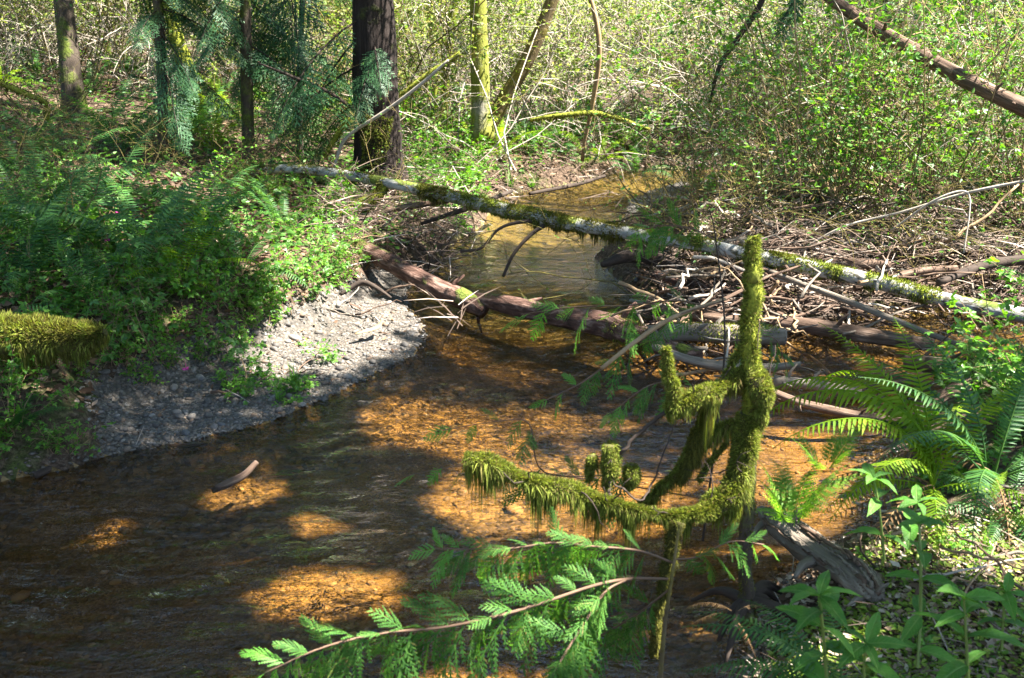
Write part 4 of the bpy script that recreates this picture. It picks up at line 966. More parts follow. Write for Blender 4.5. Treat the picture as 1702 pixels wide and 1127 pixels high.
sap2, P2, r2 = trunk_tree('hemlock_sapling', [(414, 300, 9.3, 27), (413, 250, 9.3, 23), (410, 120, 9.3, 20), (408, 0, 9.3, 18)], 'conifer_bark', 'slim conifer with a mossy foot, nearest the big cedar', k=9, top=3.2, moss=(3500, .02, .07, 8))
for sp_, PP in ((sap1, P1), (sap2, P2)):
    for i in range(34):
        z = rng.uniform(1.25, 4.8); a = rng.uniform(0, 6.3)
        c = np.array([np.interp(z, PP[:, 2] - PP[0, 2], PP[:, k] - PP[0, k]) for k in range(3)])
        add_bough(sp_, c, a, rng.uniform(.55, .95), .30)
sap3, P3, r3 = trunk_tree('hemlock_sapling', [(500, 295, 10.2, 12), (498, 200, 10.2, 11), (500, 60, 10.2, 10), (505, -40, 10.2, 9)], 'dark_twig', 'thin dark sapling between the mossy conifer and the big cedar', k=7, top=2)
for i in range(22):
    z = rng.uniform(1.0, 3.6); add_bough(sap3, (0, 0, z), rng.uniform(0, 6.3), rng.uniform(.8, 1.3), .35)
leanm, _, _ = trunk_tree('mossy_alder', [(325, 165, 12.5, 34), (316, 140, 12.5, 30), (305, 100, 12.5, 27), (292, 60, 12.5, 25), (270, -30, 12.6, 22)], 'mossy_trunk', 'leaning trunk coated in sunlit yellow moss behind the slim conifers', top=5, moss=(4200, .03, .05, None))
ald, AP, AR = trunk_tree('mossy_alder', [(803, 222, 11.6, 40), (800, 190, 11.6, 34), (797, 100, 11.6, 30), (795, 0, 11.6, 27), (795, -80, 11.6, 26)], 'alder_bark', 'upright alder trunk blotched with bright moss across the stream', top=6, moss=(4200, .03, .05, None))
ald2, AP2, AR2 = trunk_tree('leaning_alder', [(812, 222, 12.0, 20), (835, 170, 12.0, 24), (868, 115, 12.0, 24), (895, 60, 12.0, 23), (918, 0, 12.0, 22), (950, -90, 12.0, 20)], 'brown_stem', 'brown stem leaning right from the foot of the mossy alder', top=5, moss=(2600, .02, .04, None))
trunk_tree('thin_stem', [(968, 250, 11.2, 6), (985, 170, 11.1, 8), (996, 90, 11.0, 9), (990, 30, 11.0, 9), (975, -20, 11.0, 8)], 'tan_twig', 'thin arched stem rising from the far bank', top=1.5, k=7)
trunk_tree('mossy_alder', [(738, 200, 13.5, 12), (742, 100, 13.5, 15), (752, 30, 13.5, 15), (760, -40, 13.5, 14)], 'mossy_trunk', 'slender mossy stem behind and beside the upright alder', top=4)
trunk_tree('mossy_alder', [(722, 180, 14.5, 9), (722, 80, 14.5, 11), (712, 0, 14.5, 11), (705, -50, 14.5, 10)], 'mossy_trunk', 'faint mossy pole far behind the big cedar', top=4)
trunk_tree('maple_stump', [(128, 225, 10.6, 60), (124, 180, 10.6, 44), (120, 140, 10.6, 36), (112, 60, 10.7, 32), (100, -40, 10.8, 30)], 'conifer_bark', 'grey brown maple trunk behind the pale branches at upper left', top=5)
trunk_tree('grey_tree', [(566, 200, 17, 22), (566, 60, 17, 20), (565, -60, 17, 19)], 'grey_wood', 'pale grey trunk far behind the big cedar', top=8)
trunk_tree('dark_tree', [(1470, 220, 13, 18), (1472, 60, 13, 16), (1474, -40, 13, 15)], 'dark_twig', 'dark thin trunk behind the leaning dead trunk', top=5)
trunk_tree('dark_tree', [(1600, 120, 15, 30), (1605, 0, 15, 28), (1610, -80, 15, 26)], 'conifer_bark', 'dark conifer trunk in the far upper right', top=6)
def hanging(rows, mat, label, n=0, s=.25, curt=0):
    P, r = pxline(rows, 6); e = empty('hanging_branch', P[0]); NAMED.append((e, label, 'branch', None))
    g = G(); g.tube(P, r, 7, .1); g.obj('limb', M[mat], e, P[0])
    if curt:
        h = G(); fuzz(h, P, r * 1.1, int(curt * np.linalg.norm(np.diff(P, axis=0), axis=1).sum()), .015, .10, .004, None, 6, .5); h.obj('moss', M['moss_dark'], e, P[0], kind='stuff')
    if n:
        g = G(); gw = G(); bough(g, P, .004, s, 5, MINI, gw, np.linalg.norm(P[-1] - P[0]) / n, .8); g.obj('foliage', M['conifer_leaf'], e, P[0], kind='stuff')
hanging([(1290, -60, 8.5, 12), (1262, 10, 8.5, 10), (1222, 70, 8.5, 9), (1196, 110, 8.5, 7), (1180, 170, 8.5, 4)], 'dark_twig', 'dark branch hanging down before the leafy thicket', 0, .3, 400)
hanging([(1330, -40, 8.2, 6), (1315, 10, 8.2, 5), (1295, 40, 8.2, 4)], 'dark_twig', 'short drooping conifer spray at the top edge', 14, .3)
hanging([(600, 190, 9.0, 8), (540, 150, 8.9, 6), (480, 125, 8.8, 5), (430, 105, 8.7, 3)], 'dark_twig', 'dark conifer bough reaching left from the big cedar', 24, .34)
hanging([(-40, 120, 8.4, 9), (40, 155, 8.4, 9), (75, 170, 8.4, 8), (78, 200, 8.4, 9)], 'mossy_trunk', 'mossy limb hanging at the left edge', 0, .3, 1200)
hanging([(555, 280, 9.0, 5), (575, 230, 9.0, 6), (640, 185, 8.9, 6), (700, 140, 8.8, 6), (745, 100, 8.7, 4)], 'pale_twig', 'pale thin branch arching up past the big cedar')
hanging([(540, 262, 9.2, 6), (560, 225, 9.2, 10), (585, 198, 9.2, 10)], 'mossy_trunk', 'short mossy branch at the left foot of the big cedar', 0, .3, 900)
hanging([(660, 165, 10, 8), (700, 132, 10, 9), (730, 112, 10, 9), (765, 88, 10, 7)], 'mossy_trunk', 'mossy branch slanting up before the alder', 0, .3, 900)
hanging([(1080, 215, 11, 5), (1000, 190, 11, 9), (930, 192, 11, 8), (880, 200, 11, 5)], 'mossy_trunk', 'low mossy branch over the far bank', 0, .3, 900)
# pale branching shrub at the upper left
for px_, py_, Y_, sc_ in ((52, 212, 9.6, 1.1), (60, 230, 9.4, .9)):
    place(BARE[1], at(px_, py_, Y_), 1.0, sc_, 'pale leafless shrub with spreading twigs at the left edge' if sc_ > 1 else 'smaller pale leafless shrub at the left edge', 'shrub')

# ------------------------------------------------------------------ light: alders added round the creek, crowns shaped to cast the sun flecks
LIT = [  # ellipses in the photo, on the ground, that the sun reaches: px, py, rx, ry, slant
    (545, 560, 135, 44, -.25), (470, 500, 100, 38, -.3), (280, 640, 60, 16, 0), (690, 664, 66, 22, 0), (590, 905, 130, 42, -.08), (205, 832, 62, 22, -.15), (440, 762, 80, 20, -.2), (330, 470, 40, 22, 0), (800, 660, 120, 34, .1), (560, 800, 60, 16, 0), (330, 900, 50, 12, 0), (480, 980, 40, 12, 0), (250, 1060, 50, 12, 0),
    (950, 745, 190, 62, 0), (1090, 770, 110, 60, 0), (1350, 720, 120, 52, .1), (770, 530, 70, 26, .2), (880, 505, 90, 14, .12), (880, 570, 60, 16, 0), (960, 640, 120, 20, 0), (1150, 555, 160, 14, 0),
    (1000, 298, 40, 12, 0), (950, 280, 90, 24, 0), (760, 250, 120, 40, 0), (1470, 500, 130, 40, .3), (1350, 445, 110, 22, .3), (1620, 560, 70, 30, 0), (1560, 470, 90, 26, .2), (1230, 450, 60, 26, 0),
    (1560, 985, 150, 80, 0), (1350, 1000, 60, 40, 0), (1400, 800, 60, 40, 0), (1600, 720, 70, 40, 0), (430, 370, 60, 20, 0), (290, 290, 60, 22, 0), (180, 300, 40, 20, 0), (400, 240, 120, 30, 0),
    (1500, 330, 60, 20, 0), (1650, 330, 50, 24, 0), (1640, 1060, 120, 60, 0), (80, 400, 40, 20, 0), (360, 560, 30, 12, 0), (120, 520, 60, 14, 0), (900, 850, 60, 30, .2), (1500, 1050, 100, 60, 0), (1650, 950, 80, 40, 0)]
KEEP3 = [at(*p) for p in ((1251, 450, 2.8), (1250, 560, 2.8), (1244, 720, 2.78), (1225, 800, 2.75), (1170, 845, 2.7), (1140, 665, 2.75), (880, 800, 2.61), (960, 815, 2.62), (800, 765, 2.6), (1480, 620, 3.6), (1550, 680, 3.5),
         (1420, 640, 3.6), (1310, 800, 3.1), (1335, 840, 3.1), (1640, 815, 2.9), (900, 920, 2.35), (980, 910, 2.4), (620, 1040, 2.1), (520, 1070, 2.05), (840, 1010, 2.25), (1000, 975, 2.3), (1450, 467, 6.3), (1330, 445, 6.5),
         (680, 312, 8.0), (960, 378, 7.1), (860, 508, 6.5), (1230, 545, 5.7), (1560, 860, 2.5), (1440, 790, 2.6), (800, 100, 11.6), (870, 110, 12), (310, 110, 12.5), (20, 530, 4.4), (90, 535, 4.4), (1300, 930, 2.5), (1500, 600, 3.6), (1450, 950, 3.0))]
SKYW = [onz(*p) for p in ((1170, 930), (1220, 860), (1150, 1010), (1190, 780), (1130, 1060), (1250, 760), (640, 990), (600, 1010), (60, 1000), (20, 920), (100, 1080), (20, 860), (180, 960), (660, 715), (690, 740), (900, 470), (850, 445), (1600, 575), (880, 1000), (1290, 850), (40, 1060), (950, 560))]
_r = np.random.default_rng(3)
for _ in range(30): LIT.append((_r.uniform(0, 620), _r.uniform(175, 490), _r.uniform(14, 46), _r.uniform(8, 20), 0))
for _ in range(16): LIT.append((_r.uniform(1060, 1700), _r.uniform(380, 560), _r.uniform(20, 60), _r.uniform(10, 22), 0))
LIT = [q for q in LIT if q[:2] not in ((280, 640), (360, 560))]
def lit_mask(p):                    # p on the ground
    px, py = pix(p)
    n = 0.55 * fbm(p[:, 0] * 2.6, p[:, 1] * 2.6, 31, 2) + .75 * fbm(p[:, 0] * 8.5, p[:, 1] * 8.5, 37, 2)
    m = np.full(len(p), -9.0)
    for cx, cy, rx, ry, sl_ in LIT:
        dy = (py - cy) - sl_ * (px - cx)
        m = np.maximum(m, 1 - np.hypot((px - cx) / rx, dy / ry))
    return m + n > -0.20
def line_d(c, p, d):
    q = c - p; t = q @ d
    return np.where(t > 0, np.linalg.norm(q - t[:, None] * d, axis=1), 9.0)
def canopy():
    n = 9000
    gp = np.stack([rng.uniform(-6.5, 7.5, n), rng.uniform(1.0, 12.5, n), np.full(n, .05)], 1)
    hh = rng.uniform(5.0, 11.0, n)
    c = gp + SUN * (hh / SUN[2])[:, None]
    ok = np.ones(n, bool)
    ok &= (gp[:, 1] < 9.3) | ((gp[:, 0] < -.8) & (gp[:, 1] < 11) & (rng.uniform(0, 1, n) < .6))
    ok &= rng.uniform(0, 1, n) < np.where((gp[:, 0] > 1.2) & (gp[:, 1] > 6.0), .2, np.where((gp[:, 0] < -.6) & (gp[:, 1] > 4.4), np.where(gp[:, 1] < 6.2, .72, .36), np.where((gp[:, 0] < 1.1) & (gp[:, 1] < 4.8), .97, .62)))
    # extra leaf clumps added to shade chosen stretches of water and the far gravel
    for (x0, x1, y0, y1), m in (((-80, 520, 800, 1180), 900), ((1060, 1270, 830, 1180), 420), ((1060, 1260, 292, 352), 160), ((640, 800, 690, 1000), 220)):
        g2 = onz(rng.uniform(x0, x1, m), rng.uniform(y0, y1, m), 0.0); h2 = rng.uniform(5.5, 11, m)
        c = np.vstack([c, g2 + SUN * (h2 / SUN[2])[:, None]]); ok = np.concatenate([ok, np.ones(m, bool)])
    m = 320                         # and crown clumps added beyond the water to darken its reflection
    c2 = np.stack([rng.uniform(-7, 3.2, m), rng.uniform(5.5, 13, m), rng.uniform(5.5, 11, m)], 1)
    return np.vstack([c[ok], c2])
def let_sun(pos):                   # leaves that do not stand in the way of the sun flecks and of the sky seen in the water
    g = pos - SUN * ((pos[:, 2] - .05) / SUN[2])[:, None]
    ok = ~lit_mask(g) & (~((g[:, 1] > 9.3) & (g[:, 0] > -.8)) | ((g[:, 0] > 1.1) & (g[:, 0] < 2.9) & (g[:, 1] < 11.6)))
    for p in KEEP3: ok &= line_d(pos, p, SUN) > .16
    for p in SKYW:
        d = unit(p - CAM); d = d * [1, 1, -1]
        ok &= line_d(pos, p, d) > (.9 if p[0] > .6 else .5)
        if p[0] < -.9 or p[0] > .6: ok &= line_d(pos, p, unit(np.array([d[0], d[1], 1.25 * np.hypot(d[0], d[1])]))) > .8
    return ok
CL = canopy()
ROOTS = np.array([(5.0, 3.4), (5.8, 7.2), (7.8, 5.4), (8.2, 9.2), (10, 3.2), (6.6, 10.8), (10.5, 7.2), (-5.6, 9.6), (-4.6, 14.2), (1.2, 15.5), (-7.5, 6.5)])
own = np.argmin(((CL[:, None, :2] - ROOTS[None]) ** 2).sum(-1), 1)
for i, rt in enumerate(ROOTS):
    cl = CL[own == i]
    if len(cl) < 5: continue
    b = np.array([rt[0], rt[1], gz([rt[0]], [rt[1]])[0] - .2])
    e = empty('canopy_shade_alder', b); NAMED.append((e, None, 'tree', 'alders added to shade the creek'))
    g = G(); top = np.array([cl[:, 0].mean() * .3 + rt[0] * .7, cl[:, 1].mean() * .3 + rt[1] * .7, 10.5])
    TP = spline([b, b + (top - b) * .35 + [.1, -.1, 0], b + (top - b) * .7 + [-.1, .05, 0], top], 5); g.tube(TP, np.linspace(.11, .03, len(TP)), 9, .08)
    cent = cl[rng.choice(len(cl), min(11, len(cl)), replace=False)]
    for q in cent:
        z0 = max(2.5, q[2] - 1.5 - .3 * np.hypot(*(q[:2] - rt)))
        s0 = np.array([np.interp(z0, TP[:, 2], TP[:, k]) for k in range(3)])
        lim = spline([s0, (s0 + q) / 2 + [0, 0, .3], q], 4)
        if not let_sun(lim).all(): continue
        g.tube(lim, np.linspace(.03, .008, 9), 5)
        near = cl[np.linalg.norm(cl - q, axis=1) < 1.6]
        for q2 in near[:4]:
            if let_sun(np.array([q2, q2 * .5 + q * .5])).all(): g.tube(np.array([(q * .6 + s0 * .4), q2]), [.009, .004], 3)
    g.obj('trunk', M['alder_bark'], e, b)
    h = G(); m = 34; n = len(cl) * m
    pos = np.repeat(cl, m, 0) + rng.normal(0, .22, (n, 3))
    pos = pos[let_sun(pos)]; n = len(pos)
    h.cards(OVATE, pos, rng.normal(0, 1, (n, 3)) + [0, 0, -.3], np.array([0, 0, 1.0]) + rng.normal(0, .6, (n, 3)), .12 * rng.uniform(.6, 1.2, n))
    h.obj('crown', M['canopy_leaf'], e, b)

# ------------------------------------------------------------------ ferns
def gp(px, py, z=None):             # the ground point seen at a pixel (two or three steps towards the true height)
    z = .3 if z is None else z
    for _ in range(6):
        p = onz(px, py, z); z = .5 * z + .5 * gz([p[0]], [p[1]])[0]
    p = onz(px, py, z); p[2] = gz([p[0]], [p[1]])[0]
    return p
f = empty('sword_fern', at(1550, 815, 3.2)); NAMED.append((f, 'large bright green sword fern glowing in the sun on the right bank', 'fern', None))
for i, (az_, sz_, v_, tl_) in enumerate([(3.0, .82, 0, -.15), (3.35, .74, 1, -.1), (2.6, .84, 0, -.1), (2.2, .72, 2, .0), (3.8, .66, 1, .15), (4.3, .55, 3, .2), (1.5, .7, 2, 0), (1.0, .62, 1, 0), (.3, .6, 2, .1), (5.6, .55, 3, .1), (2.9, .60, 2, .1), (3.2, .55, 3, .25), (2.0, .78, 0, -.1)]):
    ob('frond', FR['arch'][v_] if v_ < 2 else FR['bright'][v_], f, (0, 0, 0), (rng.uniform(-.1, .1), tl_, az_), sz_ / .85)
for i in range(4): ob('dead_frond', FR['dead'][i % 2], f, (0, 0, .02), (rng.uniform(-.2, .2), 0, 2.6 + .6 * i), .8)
f2 = fern(at(1650, 790, 3.15), 'sword', 12, .85, 2, 'green sword fern at the right edge behind the bright one')
fern(at(1312, 868, 3.1), 'young', 8, .66, 0, 'small pale green lady fern growing from the rotten log')
fern(at(1370, 780, 3.7), 'young', 6, .5, 0, 'smaller lady fern at the water behind the rotten log')
fern(at(1640, 850, 2.75), 'bright', 3, .28, 0, 'tiny fern with one sunlit white frond')
f3 = empty('sword_fern', at(1400, 1170, 2.0)); NAMED.append((f3, 'dark sword fern at the bottom edge below the snag', 'fern', None))
for i, az_ in enumerate(np.linspace(1.5, 4.0, 11)): ob('frond', FR['sword'][(0, 3, 1)[i % 3]], f3, (0, 0, 0), (rng.uniform(-.15, .15), .1 + .25 * (i % 2), az_ + rng.uniform(-.1, .1)), rng.uniform(.42, .56))
ob('dead_frond', FR['dead'][0], f3, (0, 0, 0), (0, 0, 3.3), .5)
fern(at(1215, 1020, 2.65), 'dead', 3, .3, 1, 'withered brown fern at the foot of the snag')
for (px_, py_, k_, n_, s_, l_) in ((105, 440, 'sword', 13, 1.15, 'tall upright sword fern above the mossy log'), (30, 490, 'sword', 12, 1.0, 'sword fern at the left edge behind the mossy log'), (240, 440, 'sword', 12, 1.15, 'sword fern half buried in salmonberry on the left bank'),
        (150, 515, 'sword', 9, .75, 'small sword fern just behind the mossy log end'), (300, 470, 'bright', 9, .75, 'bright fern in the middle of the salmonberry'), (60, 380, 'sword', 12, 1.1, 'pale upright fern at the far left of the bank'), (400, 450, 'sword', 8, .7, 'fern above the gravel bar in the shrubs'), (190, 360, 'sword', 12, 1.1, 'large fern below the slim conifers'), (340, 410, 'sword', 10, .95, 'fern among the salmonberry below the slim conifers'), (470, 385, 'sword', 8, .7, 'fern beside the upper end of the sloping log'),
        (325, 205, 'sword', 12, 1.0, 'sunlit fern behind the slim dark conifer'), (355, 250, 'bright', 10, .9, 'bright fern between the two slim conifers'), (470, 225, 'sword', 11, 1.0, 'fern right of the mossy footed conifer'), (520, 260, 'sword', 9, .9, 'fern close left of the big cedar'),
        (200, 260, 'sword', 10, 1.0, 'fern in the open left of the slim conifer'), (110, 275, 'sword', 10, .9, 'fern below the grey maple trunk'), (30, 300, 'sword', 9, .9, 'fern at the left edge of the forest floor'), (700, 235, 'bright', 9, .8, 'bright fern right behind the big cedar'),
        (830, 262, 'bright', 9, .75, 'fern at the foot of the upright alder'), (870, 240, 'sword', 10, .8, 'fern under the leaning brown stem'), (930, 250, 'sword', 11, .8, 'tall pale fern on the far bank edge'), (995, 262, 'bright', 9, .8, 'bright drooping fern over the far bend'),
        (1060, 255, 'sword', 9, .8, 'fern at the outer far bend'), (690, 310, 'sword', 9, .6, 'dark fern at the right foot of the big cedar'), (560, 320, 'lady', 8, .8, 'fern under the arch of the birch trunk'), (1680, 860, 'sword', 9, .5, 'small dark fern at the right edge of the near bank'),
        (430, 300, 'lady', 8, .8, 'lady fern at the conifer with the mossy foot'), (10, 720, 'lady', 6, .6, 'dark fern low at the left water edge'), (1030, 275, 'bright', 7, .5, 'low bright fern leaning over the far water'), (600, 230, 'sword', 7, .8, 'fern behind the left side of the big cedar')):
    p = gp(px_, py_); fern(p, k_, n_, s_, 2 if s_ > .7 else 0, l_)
for px_, py_ in ((-120, 420), (-260, 480), (-200, 600), (-420, 520), (-350, 400), (1850, 620), (1950, 700), (-520, 640)):
    fern(gp(px_, py_), 'sword', 10, rng.uniform(.7, 1.0), 1, None, 'ferns on the near left bank')
nf = 0
for _ in range(400):
    x, y = rng.uniform(-9, 9), rng.uniform(9, 17)
    hh_, d_, _g = fields([x], [y])
    if d_[0] < .5: continue
    px_, py_ = pix(np.array([x, y, hh_[0]]))
    if not (-150 < px_ < 1850): continue
    fern((x, y, hh_[0]), 'sword' if rng.uniform() < .6 else ('bright' if rng.uniform() < .5 else 'lady'), 8, rng.uniform(.7, 1.1), 1, None, 'ferns on the forest floor across the creek'); nf += 1
    if nf > 62: break

# ------------------------------------------------------------------ shrubs
cnt = 0
def scatter(protos, region, n, group, s=(.8, 1.2), mind=.15, cat='shrub', notbar=True, sep=.25, tilt=.1):
    """region in photo pixels: list of (px0, px1, py0, py1) of the foot"""
    done, tries, pts = 0, 0, []
    while done < n and tries < n * 12:
        tries += 1
        x0, x1, y0, y1 = region[rng.integers(len(region))]
        p = onz(rng.uniform(x0, x1), rng.uniform(y0, y1), .35)
        h_, d_, g_ = fields([p[0]], [p[1]])
        if d_[0] < mind or (notbar and g_[0] > .45): continue
        qx = pix(p)[0]
        if protos is TWIG and 745 < qx < 935 and p[1] < 12.3: continue
        if pts and min(np.hypot(p[0] - q[0], p[1] - q[1]) for q in pts) < sep: continue
        pts.append(p)
        place(protos[rng.integers(len(protos))], (p[0], p[1], h_[0] - .02), None, rng.uniform(*s), None, cat, group, tilt); done += 1
scatter(BERRY, [(250, 560, 470, 570), (-60, 250, 450, 530), (230, 340, 560, 640)], 30, 'salmonberry shrubs on the left bank', (.32, .56), .12, sep=.22)
scatter(BERRY, [(-60, 560, 400, 480)], 5, 'salmonberry shrubs on the left bank', (.35, .5), .12, sep=.3)
scatter(BERRY, [(-80, 160, 640, 760)], 12, 'salmonberry shrubs on the left bank', (.3, .5), .06, sep=.16)
scatter(BERRY, [(330, 720, 330, 420)], 8, 'salmonberry shrubs on the left bank', (.35, .55), .12, sep=.3)
for px_, py_, s_ in ((175, 585, .5), (215, 600, .55), (130, 600, .45), (60, 615, .45), (250, 590, .6), (20, 640, .5), (200, 560, .6), (420, 540, .55), (470, 520, .6), (520, 500, .6), (560, 480, .55), (400, 575, .5), (330, 600, .5), (450, 500, .7), (505, 470, .7), (370, 545, .6), (545, 455, .6), (290, 610, .5), (240, 640, .5), (350, 520, .7)):
    p = gp(px_, py_); place((BERRY[:3] + BIGB)[rng.integers(5)], p, None, s_ * .68, None, 'shrub', 'salmonberry shrubs on the left bank')
scatter(BUSH, [(1150, 1800, 330, 400), (1200, 1850, 280, 350), (1170, 1400, 300, 350)], 11, 'leafy shrubs on the right bank', (.65, 1.0), .1, sep=.5)
scatter(BARE, [(1150, 1800, 300, 400)], 4, 'bare twiggy shrubs near the driftwood', (.9, 1.3), .1, sep=.5)
scatter([e for e in CANE], [(1180, 1800, 310, 410)], 6, 'tall brown caned shrubs on the right bank', (.8, 1.1), .1, sep=.5)
scatter(BERRY, [(640, 1180, 215, 290)], 16, 'young shrubs on the far bank', (.5, .9), .15, sep=.3)
scatter(BERRY, [(-700, -80, 420, 740)], 22, 'salmonberry shrubs on the left bank', (.4, .8), .12, sep=.3)
scatter(BERRY, [(1720, 2300, 560, 760)], 10, 'salmonberry shrubs on the right bank', (.4, .7), .12, sep=.3)
scatter(BIGB, [(-60, 560, 420, 560), (230, 420, 560, 620)], 11, 'broad leaved salmonberry on the left bank', (.34, .52), .12, sep=.3)
scatter(BARE, [(-60, 600, 330, 540)], 12, 'bare twiggy shrubs on the left bank', (.4, .7), .15, sep=.3)
scatter(WAND, [(660, 1250, 195, 275), (1150, 1700, 230, 330), (-60, 300, 190, 240)], 26, 'arching pale twig shrubs across the creek', (.7, 1.1), .15, sep=.45)
scatter(BUSH, [(1250, 1900, 230, 290)], 6, 'leafy shrubs in the forest', (.8, 1.15), .3, sep=.6)
scatter(BARE, [(1180, 1800, 360, 420), (1400, 1800, 400, 470), (560, 800, 320, 400), (1000, 1250, 400, 460)], 12, 'bare twiggy shrubs near the driftwood', (.6, 1.0), .02, sep=.3)
scatter(TWIG, [(640, 1300, 190, 262), (-100, 640, 175, 235), (1100, 1800, 190, 250)], 50, 'budding twig thickets across the creek', (.8, 1.25), .3, sep=.45)
for _ in range(42):
    a = rng.uniform(-.62, .62); d = rng.uniform(14, 26); x, y = math.sin(a) * d, math.cos(a) * d
    hh_, dd_, _g = fields([x], [y])
    if dd_[0] > .5: place(TWIG[rng.integers(4)] if rng.uniform() < .9 else BUSH[rng.integers(4)], (x, y, hh_[0] - .05), None, rng.uniform(.9, 1.25), None, 'shrub', 'budding twig thickets across the creek')
scatter(LOWP, [(1440, 1900, 870, 1250), (1290, 1500, 960, 1250)], 20, 'low plants on the near bank', (.22, .42), .05, 'plant', False, .07)
scatter(BERRY, [(1640, 1850, 600, 680)], 4, 'salmonberry shrubs on the right bank', (.25, .38), .08, sep=.2)
scatter(LOWP, [(1540, 1850, 610, 760)], 16, 'low plants on the near bank', (.5, 1.0), .05, 'plant', False, .12)
scatter(LOWP, [(-50, 560, 470, 700), (650, 1000, 285, 330), (1400, 1750, 480, 560)], 40, 'low plants along the stream edges', (.6, 1.1), .03, 'plant', True, .15)
for px_, py_ in ((455, 640), (470, 655), (430, 628), (505, 645), (545, 600), (395, 660), (390, 640), (480, 668)):
    p = gp(px_, py_, .05); place(LOWP[rng.integers(3)], p, None, rng.uniform(.35, .6), None, 'plant', 'small plants sprouting on the gravel bar')

# forest behind: conifers and alders that close the view and that the water mirrors
k = 0
for _ in range(300):
    a = rng.uniform(-1.1, 1.1); d = rng.uniform(17, 42); x, y = math.sin(a) * d, math.cos(a) * d
    if abs(a - .12) < .10 and d < 36: continue
    if any(-7 < x - t_ * SUN[0] / .85 < 7 and 9.0 < y - t_ * SUN[1] / .85 < 20 for t_ in range(0, 10)): continue   # would shade the sunny far bank
    place(CON[rng.integers(3)], (x, y, gz([x], [y])[0]), None, rng.uniform(.7, 1.25), None, 'tree', 'conifers of the forest behind', .02); k += 1
    if k >= 64: break
for x, y in ((-13, 6), (-9, 1), (-9, -3), (14, -2), (13, -7), (-4, -5), (5, -5)):
    place(CON[rng.integers(3)], (x, y, max(0, gz([x], [y])[0])), None, rng.uniform(.8, 1.1), None, 'tree', 'conifers round the viewpoint', .02)

# ------------------------------------------------------------------ broad-leaved seedlings at the near right
LEAF = G()
def leaf_mesh(i):
    r = np.random.default_rng(200 + i); n = 9
    s = np.linspace(0, 1, n); wd = .5 * (.42 if i < 2 else .34) * np.sin(PI * s ** .82) ** .9; wd[0] = .012; wd[-1] = .004
    z = -.28 * s ** 2 + .05 * np.sin(s * 3) + r.uniform(-.05, .05) * s
    wav = .018 * np.sin(s * 17 + i)
    V = np.concatenate([np.stack([s, wd, z + wd * .28 + wav], 1), np.stack([s, 0 * s, z - .012], 1), np.stack([s, -wd, z + wd * .28 - wav], 1)])
    j = np.arange(n - 1)
    g = G(); g.add(V, np.vstack([np.stack([j + n, j + n + 1, j + 1, j], 1), np.stack([j + 2 * n, j + 2 * n + 1, j + n + 1, j + n], 1)]))
    return g.mesh('leaf', M['broad_leaf'])
LEAVES = [leaf_mesh(i) for i in range(4)]
from mathutils import Matrix
def orient(o, p, d, nrm, s):
    d = unit(d); Y_ = unit(np.cross(nrm, d)); Z_ = np.cross(d, Y_)
    o.matrix_basis = Matrix.Translation(p) @ Matrix(((d[0], Y_[0], Z_[0]), (d[1], Y_[1], Z_[1]), (d[2], Y_[2], Z_[2]))).to_4x4() @ Matrix.Scale(s, 4)
def seedling(rows, nodes, size, label, seed=0, top=True):
    r = np.random.default_rng(seed)
    P, rd = pxline(rows, 5); e = empty('broadleaf_seedling', P[0]); NAMED.append((e, label, 'plant', None))
    g = G(); g.tube(P, rd, 6, .05, cap=False); g.obj('stem', M['green_stem'], e, P[0])
    L = np.concatenate([[0], np.cumsum(np.linalg.norm(np.diff(P, axis=0), axis=1))])
    a = r.uniform(0, 6.3)
    for k, f in enumerate(nodes):
        p = np.array([np.interp(f * L[-1], L, P[:, q]) for q in range(3)]); a += PI / 2 + r.uniform(-.3, .3)
        last = k == len(nodes) - 1
        for q in range(2 if not last else 5):
            b = a + q * (PI if not last else 1.256) + r.uniform(-.25, .25); el = r.uniform(-.15, .35) + (.35 if last and q > 2 else 0)
            d = np.array([math.cos(b) * math.cos(el), math.sin(b) * math.cos(el), math.sin(el)])
            o = ob('leaf', LEAVES[r.integers(4)], e)
            orient(o, p - P[0], d, np.array([0, 0, 1.0]) + r.normal(0, .25, 3) - d * .1, size * r.uniform(.7, 1.15) * (.75 if last else 1))
    return e
seedling([(1378, 1190, 1.95, 7), (1372, 1100, 1.95, 6), (1366, 1030, 1.93, 5), (1362, 990, 1.92, 4)], (.25, .5, .74, .88, 1), .115, 'dark green seedling with long leaves low beside the sword fern', 3)
seedling([(1440, 1190, 1.9, 6), (1436, 1110, 1.9, 5), (1440, 1070, 1.9, 4)], (.4, .75, 1), .11, 'short broad leaved seedling at the bottom edge', 5)
seedling([(1525, 1110, 2.15, 6), (1530, 1020, 2.2, 6), (1530, 930, 2.22, 5), (1528, 870, 2.25, 4)], (.12, .35, .62, .82, 1), .105, 'tall broad leaved seedling in the sun on the near bank', 7)
seedling([(1610, 1150, 2.0, 6), (1606, 1060, 2.0, 5), (1602, 995, 2.0, 4)], (.3, .6, .85, 1), .12, 'broad leaved seedling with drooping leaves at the right', 9)
seedling([(1470, 930, 2.6, 5), (1462, 850, 2.62, 4), (1452, 795, 2.64, 4)], (.3, .75, 1), .105, 'upper broad leaved seedling before the pool', 11)
seedling([(1500, 900, 2.5, 5), (1520, 850, 2.5, 4), (1525, 835, 2.5, 3)], (.5, 1), .10, 'seedling between the pool and the sunny bank', 13)
seedling([(1665, 1080, 2.2, 5), (1668, 1020, 2.2, 4), (1672, 985, 2.2, 3)], (.5, .8, 1), .10, 'pale leaved seedling nearest the right edge', 15)

